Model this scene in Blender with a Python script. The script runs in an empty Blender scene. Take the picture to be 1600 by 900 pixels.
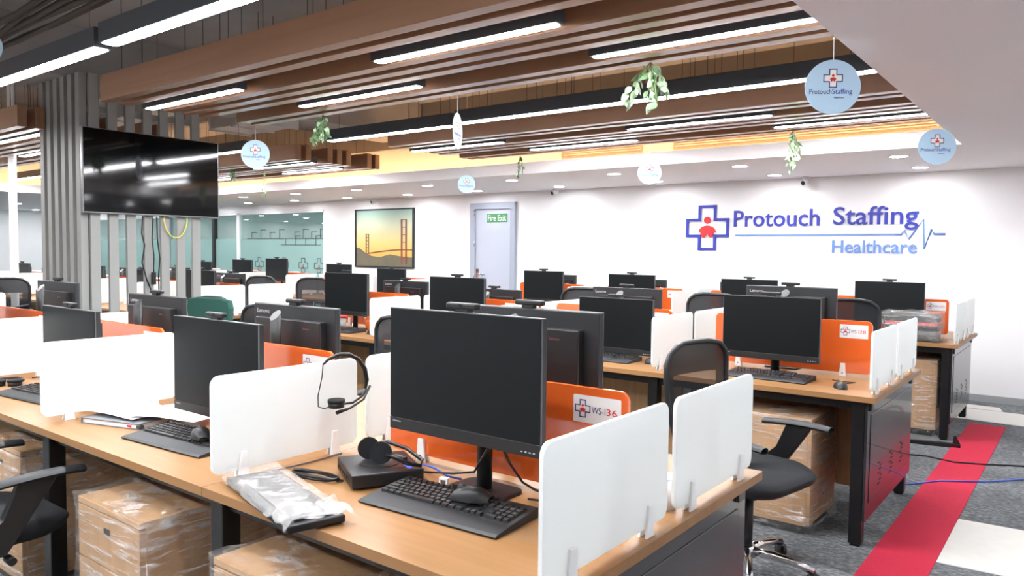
import bpy, bmesh, math, random
from mathutils import Vector, Matrix
random.seed(7)
SC = bpy.context.scene
COL = SC.collection
PI = math.pi

# ---------------------------------------------------------------- camera, world, exposure
F_PX, YAW, PITCH, ROLL, CAM_H = 1180.37, .6567, .0486, .0104, 1.4306
fw = Vector((-math.sin(YAW)*math.cos(PITCH), math.cos(YAW)*math.cos(PITCH), -math.sin(PITCH)))
rt = Vector((math.cos(YAW), math.sin(YAW), 0)); up = rt.cross(fw)
R_ = rt*math.cos(ROLL)+up*math.sin(ROLL); U_ = -rt*math.sin(ROLL)+up*math.cos(ROLL)
cd = bpy.data.cameras.new('camera'); cam = bpy.data.objects.new('camera', cd); COL.objects.link(cam)
cd.sensor_width = 36; cd.lens = F_PX/1600*36; cd.clip_start = .02; cd.clip_end = 100
cam.matrix_world = Matrix(((R_.x, U_.x, -fw.x, 0), (R_.y, U_.y, -fw.y, 0), (R_.z, U_.z, -fw.z, CAM_H), (0, 0, 0, 1)))
SC.camera = cam
W = bpy.data.worlds.new('world'); SC.world = W; W.use_nodes = True
W.node_tree.nodes['Background'].inputs[0].default_value = (.9, .95, 1, 1)
W.node_tree.nodes['Background'].inputs[1].default_value = .3
SC.view_settings.view_transform = 'Standard'; SC.view_settings.look = 'None'
SC.view_settings.gamma = 1; SC.view_settings.use_curve_mapping = False
SC.view_settings.exposure = 2.25
STRIP_E, DOWN_E, COVE_E = 24.0, 37.0, 9.0

# ---------------------------------------------------------------- layout numbers (metres)
X0, Y1, D, PT, MW = -.80, 1.145, 1.19, 2.73, 1.193      # bench right end, front edge, depth, row pitch, module width
YW, ZS = 8.68, 2.281                                     # back wall, soffit height
DZ = .75                                                 # desk height
SLAB = 3.3
LX = -6.85                                               # right end of the left-hand benches

# ---------------------------------------------------------------- materials
def srgb(h):
    c = [int(h[i:i+2], 16)/255 for i in (0, 2, 4)]
    return tuple(((x/12.92) if x <= .04045 else ((x+.055)/1.055)**2.4) for x in c)+(1,)
def nd(nt, t, **k):
    n = nt.nodes.new(t)
    for a, b in k.items(): setattr(n, a, b)
    return n
def mat(name, col, rough=.5, metal=0, emit=0, spec=.5, trans=0, bump=0, bscale=200, var=0, vscale=8, alpha=1, coat=0):
    m = bpy.data.materials.new(name); m.use_nodes = True; nt = m.node_tree
    b = nt.nodes['Principled BSDF']; c = srgb(col) if isinstance(col, str) else col
    b.inputs['Base Color'].default_value = c; b.inputs['Roughness'].default_value = rough
    b.inputs['Metallic'].default_value = metal; b.inputs['Specular IOR Level'].default_value = spec
    b.inputs['Transmission Weight'].default_value = trans; b.inputs['Alpha'].default_value = alpha
    b.inputs['Coat Weight'].default_value = coat
    if emit:
        b.inputs['Emission Color'].default_value = c; b.inputs['Emission Strength'].default_value = emit
    if var or bump:
        tc = nd(nt, 'ShaderNodeTexCoord'); no = nd(nt, 'ShaderNodeTexNoise')
        no.inputs['Scale'].default_value = vscale if var else bscale; no.inputs['Detail'].default_value = 4
        nt.links.new(tc.outputs['Object'], no.inputs['Vector'])
        if var:
            hs = nd(nt, 'ShaderNodeMixRGB', blend_type='MULTIPLY'); hs.inputs[0].default_value = 1
            mr = nd(nt, 'ShaderNodeMapRange'); mr.inputs[3].default_value = 1-var; mr.inputs[4].default_value = 1+var
            nt.links.new(no.outputs['Fac'], mr.inputs[0]); hs.inputs[1].default_value = c
            nt.links.new(mr.outputs[0], hs.inputs[2]); nt.links.new(hs.outputs[0], b.inputs['Base Color'])
        if bump:
            n2 = nd(nt, 'ShaderNodeTexNoise'); n2.inputs['Scale'].default_value = bscale
            nt.links.new(tc.outputs['Object'], n2.inputs['Vector'])
            bp = nd(nt, 'ShaderNodeBump'); bp.inputs['Strength'].default_value = bump; bp.inputs['Distance'].default_value = .01
            nt.links.new(n2.outputs['Fac'], bp.inputs['Height']); nt.links.new(bp.outputs[0], b.inputs['Normal'])
    return m
def wood(name, c1, c2, rough=.4, axis=0, sc=26, stretch=.05, spec=.5, coat=0):
    m = bpy.data.materials.new(name); m.use_nodes = True; nt = m.node_tree; b = nt.nodes['Principled BSDF']
    tc = nd(nt, 'ShaderNodeTexCoord'); mp = nd(nt, 'ShaderNodeMapping')
    s = [sc, sc, sc]; s[axis] = sc*stretch; mp.inputs['Scale'].default_value = s
    no = nd(nt, 'ShaderNodeTexNoise'); no.inputs['Scale'].default_value = 1; no.inputs['Detail'].default_value = 6; no.inputs['Distortion'].default_value = .6
    cr = nd(nt, 'ShaderNodeValToRGB'); cr.color_ramp.elements[0].color = srgb(c1); cr.color_ramp.elements[1].color = srgb(c2)
    cr.color_ramp.elements[0].position = .35; cr.color_ramp.elements[1].position = .68
    nt.links.new(tc.outputs['Object'], mp.inputs[0]); nt.links.new(mp.outputs[0], no.inputs[0])
    nt.links.new(no.outputs['Fac'], cr.inputs[0]); nt.links.new(cr.outputs[0], b.inputs['Base Color'])
    b.inputs['Roughness'].default_value = rough; b.inputs['Specular IOR Level'].default_value = spec; b.inputs['Coat Weight'].default_value = coat; b.inputs['Coat Roughness'].default_value = .22
    return m
def emis(name, col, s):
    m = bpy.data.materials.new(name); m.use_nodes = True; nt = m.node_tree; nt.nodes.clear()
    e = nd(nt, 'ShaderNodeEmission'); e.inputs[0].default_value = srgb(col); e.inputs[1].default_value = s
    o = nd(nt, 'ShaderNodeOutputMaterial'); nt.links.new(e.outputs[0], o.inputs[0]); return m
def film(name, sc, aniso=(1, 1, 1), lo=.05, hi=.5, rough=.14, bump=1.0, white=.25):
    """clear stretch film: see-through, glossy, creased by a bump; thin milky folds, white painted in as crease highlights"""
    m = bpy.data.materials.new(name); m.use_nodes = True; nt = m.node_tree; nt.nodes.clear(); L = nt.links.new
    tc = nd(nt, 'ShaderNodeTexCoord'); mp = nd(nt, 'ShaderNodeMapping'); mp.inputs['Scale'].default_value = aniso; mp.inputs['Rotation'].default_value = (.5, .35, .2)
    no = nd(nt, 'ShaderNodeTexNoise'); no.inputs['Scale'].default_value = sc; no.inputs['Detail'].default_value = 7; no.inputs['Roughness'].default_value = .65; no.inputs['Distortion'].default_value = .35
    mr = nd(nt, 'ShaderNodeMapRange'); mr.inputs[1].default_value = .5; mr.inputs[2].default_value = .7; mr.inputs[3].default_value = lo; mr.inputs[4].default_value = hi
    g = nd(nt, 'ShaderNodeBsdfGlossy'); g.inputs['Roughness'].default_value = rough; g.inputs[0].default_value = (.95, .95, .95, 1)
    df = nd(nt, 'ShaderNodeBsdfDiffuse'); df.inputs[0].default_value = (.8, .8, .78, 1)
    gm = nd(nt, 'ShaderNodeMixShader'); gm.inputs[0].default_value = white
    bp = nd(nt, 'ShaderNodeBump'); bp.inputs['Strength'].default_value = bump; bp.inputs['Distance'].default_value = .03
    t = nd(nt, 'ShaderNodeBsdfTransparent'); mx = nd(nt, 'ShaderNodeMixShader'); o = nd(nt, 'ShaderNodeOutputMaterial')
    L(tc.outputs['Object'], mp.inputs[0]); L(mp.outputs[0], no.inputs[0]); L(no.outputs['Fac'], mr.inputs[0]); L(mr.outputs[0], mx.inputs[0])
    L(no.outputs['Fac'], bp.inputs['Height']); L(bp.outputs[0], g.inputs['Normal']); L(g.outputs[0], gm.inputs[1]); L(df.outputs[0], gm.inputs[2])
    L(t.outputs[0], mx.inputs[1]); L(gm.outputs[0], mx.inputs[2]); L(mx.outputs[0], o.inputs[0]); return m
def mixmat(name, col, fac, rough=.5, tint=(1, 1, 1, 1), gloss=False):
    """see-through mix of a transparent and a surface shader"""
    m = bpy.data.materials.new(name); m.use_nodes = True; nt = m.node_tree; nt.nodes.clear()
    t = nd(nt, 'ShaderNodeBsdfTransparent'); t.inputs[0].default_value = tint
    g = nd(nt, 'ShaderNodeBsdfGlossy' if gloss else 'ShaderNodeBsdfPrincipled'); g.inputs[0].default_value = srgb(col)
    g.inputs['Roughness'].default_value = rough
    mx = nd(nt, 'ShaderNodeMixShader'); mx.inputs[0].default_value = fac; o = nd(nt, 'ShaderNodeOutputMaterial')
    nt.links.new(t.outputs[0], mx.inputs[1]); nt.links.new(g.outputs[0], mx.inputs[2]); nt.links.new(mx.outputs[0], o.inputs[0]); return m
def acrylic_mat():
    """frosted white acrylic: glossy surface, light scatters through the sheet"""
    m = bpy.data.materials.new('white_acrylic'); m.use_nodes = True; nt = m.node_tree; b = nt.nodes['Principled BSDF']; L = nt.links.new
    b.inputs['Base Color'].default_value = srgb('eaeeed'); b.inputs['Roughness'].default_value = .2
    t = nd(nt, 'ShaderNodeBsdfTranslucent'); t.inputs[0].default_value = srgb('f6fafa'); mx = nd(nt, 'ShaderNodeMixShader'); mx.inputs[0].default_value = .38
    L(b.outputs[0], mx.inputs[1]); L(t.outputs[0], mx.inputs[2]); L(mx.outputs[0], nt.nodes['Material Output'].inputs[0]); return m
def carpet_mat():
    m = bpy.data.materials.new('carpet'); m.use_nodes = True; nt = m.node_tree; b = nt.nodes['Principled BSDF']; L = nt.links.new
    tc = nd(nt, 'ShaderNodeTexCoord'); mp = nd(nt, 'ShaderNodeMapping'); mp.inputs['Scale'].default_value = (28, 60, 1)
    n1 = nd(nt, 'ShaderNodeTexNoise'); n1.inputs['Scale'].default_value = 1; n1.inputs['Detail'].default_value = 8; n1.inputs['Roughness'].default_value = .7
    n2 = nd(nt, 'ShaderNodeTexNoise'); n2.inputs['Scale'].default_value = 2.2; n2.inputs['Detail'].default_value = 3
    cr = nd(nt, 'ShaderNodeValToRGB'); e = cr.color_ramp.elements
    e[0].position = .30; e[0].color = srgb('444648'); e[1].position = .72; e[1].color = srgb('a2a5a6')
    k = cr.color_ramp.elements.new(.5); k.color = srgb('6a6d6f')
    mm = nd(nt, 'ShaderNodeMath', operation='MULTIPLY_ADD'); mm.inputs[1].default_value = .3; 
    L(tc.outputs['Object'], mp.inputs[0]); L(mp.outputs[0], n1.inputs[0]); L(tc.outputs['Object'], n2.inputs[0])
    sb = nd(nt, 'ShaderNodeMath', operation='SUBTRACT'); sb.inputs[1].default_value = .5; L(n2.outputs['Fac'], sb.inputs[0])
    L(sb.outputs[0], mm.inputs[0]); L(n1.outputs['Fac'], mm.inputs[2]); L(mm.outputs[0], cr.inputs[0]); L(cr.outputs[0], b.inputs['Base Color'])
    b.inputs['Roughness'].default_value = .95; b.inputs['Specular IOR Level'].default_value = .1
    bp = nd(nt, 'ShaderNodeBump'); bp.inputs['Strength'].default_value = .4; bp.inputs['Distance'].default_value = .004
    L(n1.outputs['Fac'], bp.inputs['Height']); L(bp.outputs[0], b.inputs['Normal']); return m
def dusk_mat():
    """the printed sky of the framed bridge picture: yellow low down, pale teal above"""
    m = bpy.data.materials.new('sky_print'); m.use_nodes = True; nt = m.node_tree; b = nt.nodes['Principled BSDF']; L = nt.links.new
    tc = nd(nt, 'ShaderNodeTexCoord'); sp = nd(nt, 'ShaderNodeSeparateXYZ'); mr = nd(nt, 'ShaderNodeMapRange'); mr.inputs[1].default_value = 1.35; mr.inputs[2].default_value = 2.1
    cr = nd(nt, 'ShaderNodeValToRGB'); e = cr.color_ramp.elements; e[0].color = srgb('dcb25c'); e[1].color = srgb('93bab2')
    k = e.new(.3); k.color = srgb('dccb88'); k = e.new(.65); k.color = srgb('cbd0b4')
    L(tc.outputs['Object'], sp.inputs[0]); L(sp.outputs[2], mr.inputs[0]); L(mr.outputs[0], cr.inputs[0]); L(cr.outputs[0], b.inputs['Base Color'])
    b.inputs['Roughness'].default_value = .25; return m
M = dict(
    wall=mat('white_paint', 'f4f4f5', .6), ceil=mat('soffit_paint', 'f1eeef', .7), slab=mat('bare_concrete', '9a9896', .9, var=.2, vscale=2.5),
    duct=mat('duct_paint', 'c4c3c1', .7), carpet=carpet_mat(), red=mat('red_carpet', 'c4203f', .9, var=.12, vscale=60, bump=.3, bscale=500),
    cream=mat('cream_vinyl', 'd8d6cf', .6, var=.08, vscale=14), skirt=mat('grey_skirting', 'a9adb0', .5),
    oak=wood('oak_laminate', '8a643b', '966f47', .4), brown=wood('walnut_baffle', '8c6446', '986f52', .45, 0, 14, .03, .6, 1.0),
    pedw=wood('pedestal_oak', 'b0885a', 'bd966a', .45, 2, 30, .06), steel=mat('black_steel', '0d0e10', .32, spec=.6), sheet=mat('dark_sheet_steel', '1d1f22', .25, spec=.8, coat=.3),
    slot=mat('vent_slot', '050505', .8), acr=acrylic_mat(), clip=mat('white_clip', 'eef0f0', .3),
    orange=mat('orange_acrylic', 'dc632a', .1, spec=.6, coat=.6), sticker=mat('sticker_white', 'e6e2e2', .5), blk=mat('black_plastic', '131416', .42), blk2=mat('black_plastic_soft', '1a1c1f', .55),
    scr=mat('screen_glass', '0f1315', .34, spec=.22), mon=mat('monitor_shell', '222426', .4), rim=mat('monitor_rim', '505356', .35), post=mat('stand_gloss', '0e0f10', .36), pc=mat('mini_pc', '1c1a1b', .4),
    txt=mat('grey_lettering', 'b9bbbd', .4), navy=mat('navy_ink', '2c2f6b', .5), redink=mat('red_ink', 'd8282f', .5), blue=mat('sign_blue', '2733a6', .4), lblue=mat('sign_light_blue', '6690d2', .4),
    disc=mat('pale_blue_card', 'bfe0f7', .45), white=mat('white_plain', 'f4f4f4', .5), chrome=mat('chrome', 'd8d8da', .12, metal=1), fabric=mat('black_fabric', '15171b', .9, bump=.3, bscale=700),
    mesh=mixmat('chair_mesh', '1a1c20', .72, .8), meshd=mixmat('chair_mesh_dense', '1c1e22', .95, .85), frame=mat('chair_frame', '232528', .4), greenf=mat('green_fabric', '1f4f45', .8, bump=.2, bscale=300), keyc=mat('key_cap', '141517', .45), led=emis('strip_diffuser', 'fafbff', STRIP_E),
    down=emis('downlight_diffuser', 'fbfbff', DOWN_E), cove=emis('cove_strip', 'ffca94', COVE_E), house=mat('light_housing', '40444a', .5), slat=mat('grey_slat', '8f908d', .5), slatb=mat('slat_backing', '434648', .6),
    tv=mat('tv_bezel', '77797b', .3, metal=.7), tvs=mat('tv_glass', '050607', .06, spec=.6), leaf=mat('variegated_leaf', '9db394', .5, var=.35, vscale=30), leafd=mat('dark_leaf', '56744e', .5, var=.3, vscale=30), stem=mat('stem', '6f7a45', .6),
    film=film('stretch_film', 6, (1, 1.5, 8), .10, .9, .12, 1, .45), filmk=film('keyboard_film', 16, (1, 1, 1), .25, .7, .2, 1, .25), filmd=film('crate_film', 10, (1, 1, 3), .12, .55, .18), paper=mat('paper', 'f1f1f2', .7), book=mat('book_cover', '6d6f74', .6),
    glass=mixmat('partition_glass', 'ffffff', .16, .02, (.8, .93, .9, 1), True), frost=mixmat('frosted_film', 'a9cfc8', .62, .6), door=mat('door_grey', 'b4bbc9', .4), doorf=mat('door_frame', '9fa7b5', .4), exitg=mat('exit_green', '3f8a55', .4), cctv=mat('camera_white', 'e9e9ea', .4),
    sky=dusk_mat(), hill=mat('hill_print', '6f6a58', .3, var=.2, vscale=6), bridge=mat('bridge_print', '8a4a3a', .3), pframe=mat('picture_frame', '1e2326', .4), teal=mat('far_room_wall', 'd3dedc', .8), wire=mat('wire', '3b3b3c', .6), thread=mat('thread', 'e6e6e6', .6),
    cableb=mat('blue_cable', '3a5fc4', .5), cabley=mat('yellow_cable', 'd6cf5e', .5), wood2=mat('black_rubber', '101112', .7), glow=emis('lilac_sign', '8f92ff', 2.5), redled=emis('red_led', 'ff2030', 2.0), bundle=mat('cable_bundle', '4a443e', .8), jar=mixmat('jar_plastic', 'dfe6e6', .35, .1),
    dimred=mat('dim_red_lettering', '7d4a4a', .5), dimred2=mat('faded_red', '8c5a58', .5), tealink=mat('dark_teal_ink', '4f5f66', .5), conc=mat('beam_concrete', '7d756d', .9, var=.15, vscale=3),
    grille=mat('ac_grille', 'b8a48c', .5), duck=mat('bulkhead_paint', 'e4dccf', .8), bowl=mat('amber_glass', 'd0662a', .2), white2=mat('white_rubber', 'e8e8e8', .4), flex=mat('flex_duct', '8f9498', .35, metal=.4),
)

NTH = ['first', 'second', 'third', 'fourth', 'fifth', 'sixth', 'seventh', 'eighth', 'ninth', 'tenth', 'eleventh', 'twelfth', 'thirteenth', 'fourteenth']
# ---------------------------------------------------------------- mesh helpers
class MB:
    def __init__(s): s.bm = bmesh.new(); s.mats = []
    def _mi(s, m):
        m = M[m] if isinstance(m, str) else m
        if m not in s.mats: s.mats.append(m)
        return s.mats.index(m)
    def _merge(s, b2, m, T=None, smooth=False):
        if T is not None: bmesh.ops.transform(b2, matrix=T, verts=b2.verts)
        mi = s._mi(m); vm = {}
        for v in b2.verts: vm[v] = s.bm.verts.new(v.co)
        for f in b2.faces:
            try: g = s.bm.faces.new([vm[v] for v in f.verts])
            except ValueError: continue
            g.material_index = mi; g.smooth = smooth if isinstance(smooth, bool) else f.smooth
        b2.free(); return s
    def box(s, c, d, m, bev=0, T=None, seg=2):
        b = bmesh.new(); bmesh.ops.create_cube(b, size=1)
        bmesh.ops.scale(b, vec=d, verts=b.verts); bmesh.ops.translate(b, vec=c, verts=b.verts)
        if bev: bmesh.ops.bevel(b, geom=b.edges[:], offset=bev, segments=seg, affect='EDGES', profile=.5)
        return s._merge(b, m, T)
    def bb(s, x0, x1, y0, y1, z0, z1, m, bev=0, T=None): return s.box(((x0+x1)/2, (y0+y1)/2, (z0+z1)/2), (abs(x1-x0), abs(y1-y0), abs(z1-z0)), m, bev, T)
    def cyl(s, p0, p1, r0, m, r1=None, n=16, T=None):
        r1 = r0 if r1 is None else r1; p0, p1 = Vector(p0), Vector(p1); d = p1-p0
        b = bmesh.new(); bmesh.ops.create_cone(b, cap_ends=True, segments=n, radius1=r0, radius2=r1, depth=d.length)
        for f in b.faces: f.smooth = len(f.verts) == 4
        Q = Matrix.Translation((p0+p1)/2) @ d.to_track_quat('Z', 'Y').to_matrix().to_4x4()
        return s._merge(b, m, (T @ Q) if T is not None else Q, smooth=None)
    def tube(s, pts, r, m, n=8, closed=False, T=None):
        pts = [Vector(p) for p in pts]; b = bmesh.new(); rings = []; N = len(pts)
        prev = None
        for i, p in enumerate(pts):
            a = pts[(i-1) % N] if (closed or i > 0) else p; c = pts[(i+1) % N] if (closed or i < N-1) else p
            t = (c-a).normalized() if (c-a).length > 1e-9 else Vector((0, 0, 1))
            u = (prev - t*prev.dot(t)) if prev is not None else (t.orthogonal())
            if u.length < 1e-6: u = t.orthogonal()
            u.normalize(); prev = u; w = t.cross(u); rr = r[i] if isinstance(r, (list, tuple)) else r
            rings.append([b.verts.new(p+(u*math.cos(2*PI*k/n)+w*math.sin(2*PI*k/n))*rr) for k in range(n)])
        for i in range(N if closed else N-1):
            A, B = rings[i], rings[(i+1) % N]
            for k in range(n):
                f = b.faces.new((A[k], A[(k+1) % n], B[(k+1) % n], B[k])); f.smooth = True
        if not closed:
            b.faces.new(rings[0][::-1]); b.faces.new(rings[-1])
        return s._merge(b, m, T, smooth=None)
    def prism(s, pts, depth, m, T=None, bev=0):
        """polygon in XY, extruded 0..depth in Z"""
        b = bmesh.new(); vs = [b.verts.new((x, y, 0)) for x, y in pts]; f = b.faces.new(vs)
        if f.normal.z > 0 or True:
            f.normal_update()
            if f.normal.z > 0: f.normal_flip()
        r = bmesh.ops.extrude_face_region(b, geom=[f]); ev = [v for v in r['geom'] if isinstance(v, bmesh.types.BMVert)]
        bmesh.ops.translate(b, vec=(0, 0, depth), verts=ev)
        if bev: bmesh.ops.bevel(b, geom=[e for e in b.edges if abs(e.verts[0].co.z-e.verts[1].co.z) < 1e-6], offset=bev, segments=1, affect='EDGES')
        return s._merge(b, m, T)
    def lathe(s, prof, m, n=24, T=None):
        b = bmesh.new(); rings = []
        for r, z in prof: rings.append([b.verts.new((r*math.cos(2*PI*k/n), r*math.sin(2*PI*k/n), z)) for k in range(n)])
        for A, B in zip(rings, rings[1:]):
            for k in range(n):
                f = b.faces.new((A[k], A[(k+1) % n], B[(k+1) % n], B[k])); f.smooth = True
        b.faces.new(rings[0][::-1]); b.faces.new(rings[-1])
        return s._merge(b, m, T, smooth=None)
    def grid(s, P, m, smooth=True, T=None):
        b = bmesh.new(); V = [[b.verts.new(p) for p in row] for row in P]
        for i in range(len(P)-1):
            for j in range(len(P[0])-1): b.faces.new((V[i][j], V[i][j+1], V[i+1][j+1], V[i+1][j]))
        return s._merge(b, m, T, smooth)
    def mesh(s, name):
        me = bpy.data.meshes.new(name); bmesh.ops.recalc_face_normals(s.bm, faces=s.bm.faces); s.bm.to_mesh(me); s.bm.free()
        for m in s.mats: me.materials.append(m)
        return me
def put(name, me, parent=None, loc=(0, 0, 0), rot=(0, 0, 0)):
    if isinstance(me, MB): me = me.mesh(name)
    o = bpy.data.objects.new(name, me); COL.objects.link(o); o.location = loc; o.rotation_euler = rot
    if parent is not None: o.parent = parent
    return o
def tag(o, label, cat, group=None):
    o['label'] = label; o['category'] = cat
    if group: o['group'] = group
    return o
def thing(name, label, cat, loc=(0, 0, 0), rz=0, group=None):
    o = bpy.data.objects.new(name, None); COL.objects.link(o); o.location = loc; o.rotation_euler = (0, 0, rz); o.empty_display_size = .05
    return tag(o, label, cat, group)
def struct(name, mb, label=None):
    o = put(name, mb); o['kind'] = 'structure'
    if label: o['label'] = label
    return o
class Proto:
    """remember (name, mesh, loc, rot, children) so copies need no scene search"""
    def __init__(s): s.parts = []
    def add(s, name, mb, loc=(0, 0, 0), rot=(0, 0, 0), sub=None, label=None):
        me = mb.mesh(name) if isinstance(mb, MB) else mb
        s.parts.append((name, me, loc, rot, sub, label)); return len(s.parts)-1
    def make(s, name, label, cat, loc, rz=0, group=None, shift=None, skip=(), rot=None):
        t = thing(name, label, cat, loc, rz, group); objs = []
        if rot: t.rotation_euler = rot
        for i, (n, me, l, r, sub, lab) in enumerate(s.parts):
            if n in skip: objs.append(None); continue
            if shift and n in shift: l = (l[0]+shift[n][0], l[1]+shift[n][1], l[2]+shift[n][2])
            p = t if sub is None else objs[sub]
            if p is None: objs.append(None); continue
            o = put(n, me, p, l, r); objs.append(o)
            if lab: o['label'] = lab
        return t
def rrect(w, h, r, n=5, cx=0, cy=0):
    P = []
    for sx, sy, a in ((1, 1, 0), (-1, 1, PI/2), (-1, -1, PI), (1, -1, 1.5*PI)):
        for k in range(n+1):
            t = a+PI/2*k/n; P.append((cx+sx*(w/2-r)+r*math.cos(t), cy+sy*(h/2-r)+r*math.sin(t)))
    return P
RX90 = Matrix.Rotation(PI/2, 4, 'X')          # XY drawing -> XZ wall facing -Y
def T_(x, y, z): return Matrix.Translation((x, y, z))
_tc = {}
def text_bm(body, off=0):
    """(bmesh of flat lettering scaled so cap height = 1, width)"""
    cu = bpy.data.curves.new('t', 'FONT'); cu.body = body; cu.size = 1; cu.extrude = 0; cu.resolution_u = 3; cu.offset = off
    ob = bpy.data.objects.new('t', cu); COL.objects.link(ob)
    dg = bpy.context.evaluated_depsgraph_get(); me = bpy.data.meshes.new_from_object(ob.evaluated_get(dg))
    b = bmesh.new(); b.from_mesh(me); bpy.data.objects.remove(ob); bpy.data.curves.remove(cu); bpy.data.meshes.remove(me)
    return b
def add_text(mb, body, w, h, m, T, depth=.001, caph=None):
    """lettering fitted to width w and cap height h, lower left at T's origin, drawn in XY facing +Z"""
    b = text_bm(body); bmesh.ops.remove_doubles(b, verts=b.verts, dist=1e-5)
    x0 = min(v.co.x for v in b.verts); x1 = max(v.co.x for v in b.verts)
    y1 = caph or max(v.co.y for v in b.verts)
    for v in b.verts: v.co = Vector(((v.co.x-x0)/(x1-x0)*w, v.co.y/y1*h, 0))
    if depth:
        r = bmesh.ops.extrude_face_region(b, geom=b.faces[:]); bmesh.ops.translate(b, vec=(0, 0, depth), verts=[v for v in r['geom'] if isinstance(v, bmesh.types.BMVert)])
    mb._merge(b, m, T)
def letters(parent, body, x, z, w, h, m, y, depth=.015, name='letter'):
    """raised wall lettering, one mesh per letter"""
    b = text_bm(body, .009); bmesh.ops.remove_doubles(b, verts=b.verts, dist=1e-5)
    x0 = min(v.co.x for v in b.verts); x1 = max(v.co.x for v in b.verts); y1 = max(v.co.y for v in b.verts)
    for v in b.verts: v.co = Vector(((v.co.x-x0)/(x1-x0)*w, v.co.y/y1*h, 0))
    b.faces.ensure_lookup_table(); seen = set(); isl = []
    for f in b.faces:
        if f in seen: continue
        st = [f]; seen.add(f); g = []
        while st:
            q = st.pop(); g.append(q)
            for e in q.edges:
                for k in e.link_faces:
                    if k not in seen: seen.add(k); st.append(k)
        xs = [v.co.x for q in g for v in q.verts]; isl.append([min(xs), max(xs), g])
    isl.sort(key=lambda t: t[0]); grp = []
    for a in isl:
        if grp and min(a[1], grp[-1][1])-a[0] > .6*min(a[1]-a[0], grp[-1][1]-grp[-1][0]): grp[-1][2] += a[2]; grp[-1][1] = max(a[1], grp[-1][1])
        else: grp.append(a)
    for g in grp:
        c = bmesh.new(); vm = {}
        for f in g[2]:
            for v in f.verts:
                if v not in vm: vm[v] = c.verts.new(v.co)
            c.faces.new([vm[v] for v in f.verts])
        r = bmesh.ops.extrude_face_region(c, geom=c.faces[:]); bmesh.ops.translate(c, vec=(0, 0, depth), verts=[v for v in r['geom'] if isinstance(v, bmesh.types.BMVert)])
        mb = MB(); mb._merge(c, m, T_(x, y, z) @ RX90); put(name, mb, parent)
    b.free()
CROSS = [(-.19, -.5), (.19, -.5), (.19, -.19), (.5, -.19), (.5, .19), (.19, .19), (.19, .5), (-.19, .5), (-.19, .19), (-.5, .19), (-.5, -.19), (-.19, -.19)]
def add_cross(mb, s, t, m, T, depth=.001):
    """outlined cross of size s, line width t"""
    P = [Vector((x*s, y*s)) for x, y in CROSS]; n = len(P)
    for i in range(n):
        a, c = P[i], P[(i+1) % n]; x0, x1 = min(a.x, c.x)-t/2, max(a.x, c.x)+t/2; y0, y1 = min(a.y, c.y)-t/2, max(a.y, c.y)+t/2
        mb.bb(x0, x1, y0, y1, 0, depth*(1+.01*i), m, T=T)
def add_figure(mb, s, m, T, depth=.001):
    """small red bust: round head over an arched body with two notches"""
    mb.prism([(s*.075*math.cos(2*PI*k/16), s*(.165+.075*math.sin(2*PI*k/16))) for k in range(16)], depth, m, T)
    P = [(s*.19*math.cos(PI*k/12), s*(-.09+.14*math.sin(PI*k/12))) for k in range(13)]
    P += [(-.15*s, -.1*s), (-.12*s, -.2*s), (-.06*s, -.21*s), (0, -.12*s), (.06*s, -.21*s), (.12*s, -.2*s), (.15*s, -.1*s)]
    mb.prism(P, depth, m, T)

# ================================================================ the setting
XL, XR, YF = -20.4, 3.2, -3.5
floor = struct('floor', MB().bb(XL-.1, XR+.1, YF-.1, 12.4, -.1, 0, 'carpet'), 'grey mottled carpet floor')
def flat(name, pts, m, label, h=.004):
    o = put(name, MB().prism(pts, h, m), floor); o['label'] = label
flat('carpet_strip', [(-.80, -1.5), (-.537, -1.5), (-.537, 7.48), (-.80, 7.48)], 'red', 'red carpet strip running along the bench ends')
flat('vinyl_tile', [(-.535, 3.96), (.4, 4.02), (.4, 4.74), (-.535, 4.69)], 'cream', 'worn cream tile beside the red strip')
flat('vinyl_tile', [(-1.6, 7.68), (1.2, 7.55), (1.2, 8.2), (-1.6, 8.2)], 'cream', 'cream tile strip near the back wall', .003)
flat('vinyl_tile', [(-1.3, 8.26), (-.62, 8.22), (-.66, 8.42), (-1.3, 8.46)], 'cream', 'cream offcut tile by the back wall', .002)
GX = -10.94                                                     # glazing runs left of here
wb = MB()
wb.bb(GX, XR, YW, YW+.15, 0, SLAB, 'wall'); wb.bb(XL, GX, YW, YW+.15, 2.135, SLAB, 'wall')
struct('wall_back', wb)
struct('wall_left', MB().bb(XL-.15, XL, YF, 12.4, 0, SLAB, 'wall'))
struct('wall_right', MB().bb(XR, XR+.15, YF, YW, 0, SLAB, 'wall'))
struct('wall_front', MB().bb(XL, XR, YF-.15, YF, 0, SLAB, 'wall'))
struct('wall_far', MB().bb(XL, GX+.6, 10.9, 11.05, 0, SLAB, 'teal'))
struct('wall_side', MB().bb(GX+.5, GX+.6, YW+.15, 12.2, 0, SLAB, 'teal'))
struct('baseboard_back', MB().bb(GX, XR, YW-.012, YW, 0, .068, 'skirt'))
struct('ceiling', MB().bb(XL, XR, YF, YW, SLAB, SLAB+.15, 'slab'), 'bare grey concrete slab above the open ceiling')
struct('ceiling', MB().bb(XL, GX+.5, YW+.15, 12.2, 2.6, 2.7, 'ceil'), 'ceiling of the glazed room')
struct('ceiling', MB().bb(-.838, XR, YF, YW, ZS, ZS+.3, 'ceil'), 'white dropped soffit on the right')
struct('ceiling', MB().bb(XL, -.838, 6.70, YW, ZS, ZS+.02, 'ceil'), 'white dropped soffit along the back wall')
struct('ceiling', MB().bb(XL, -13.5, YF, 6.70, ZS, ZS+.02, 'ceil'), 'white dropped soffit along the left wall')
struct('trim_1', MB().bb(-13.5, -.838, 6.70, 6.72, ZS+.02, 2.408, 'ceil'))
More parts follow.
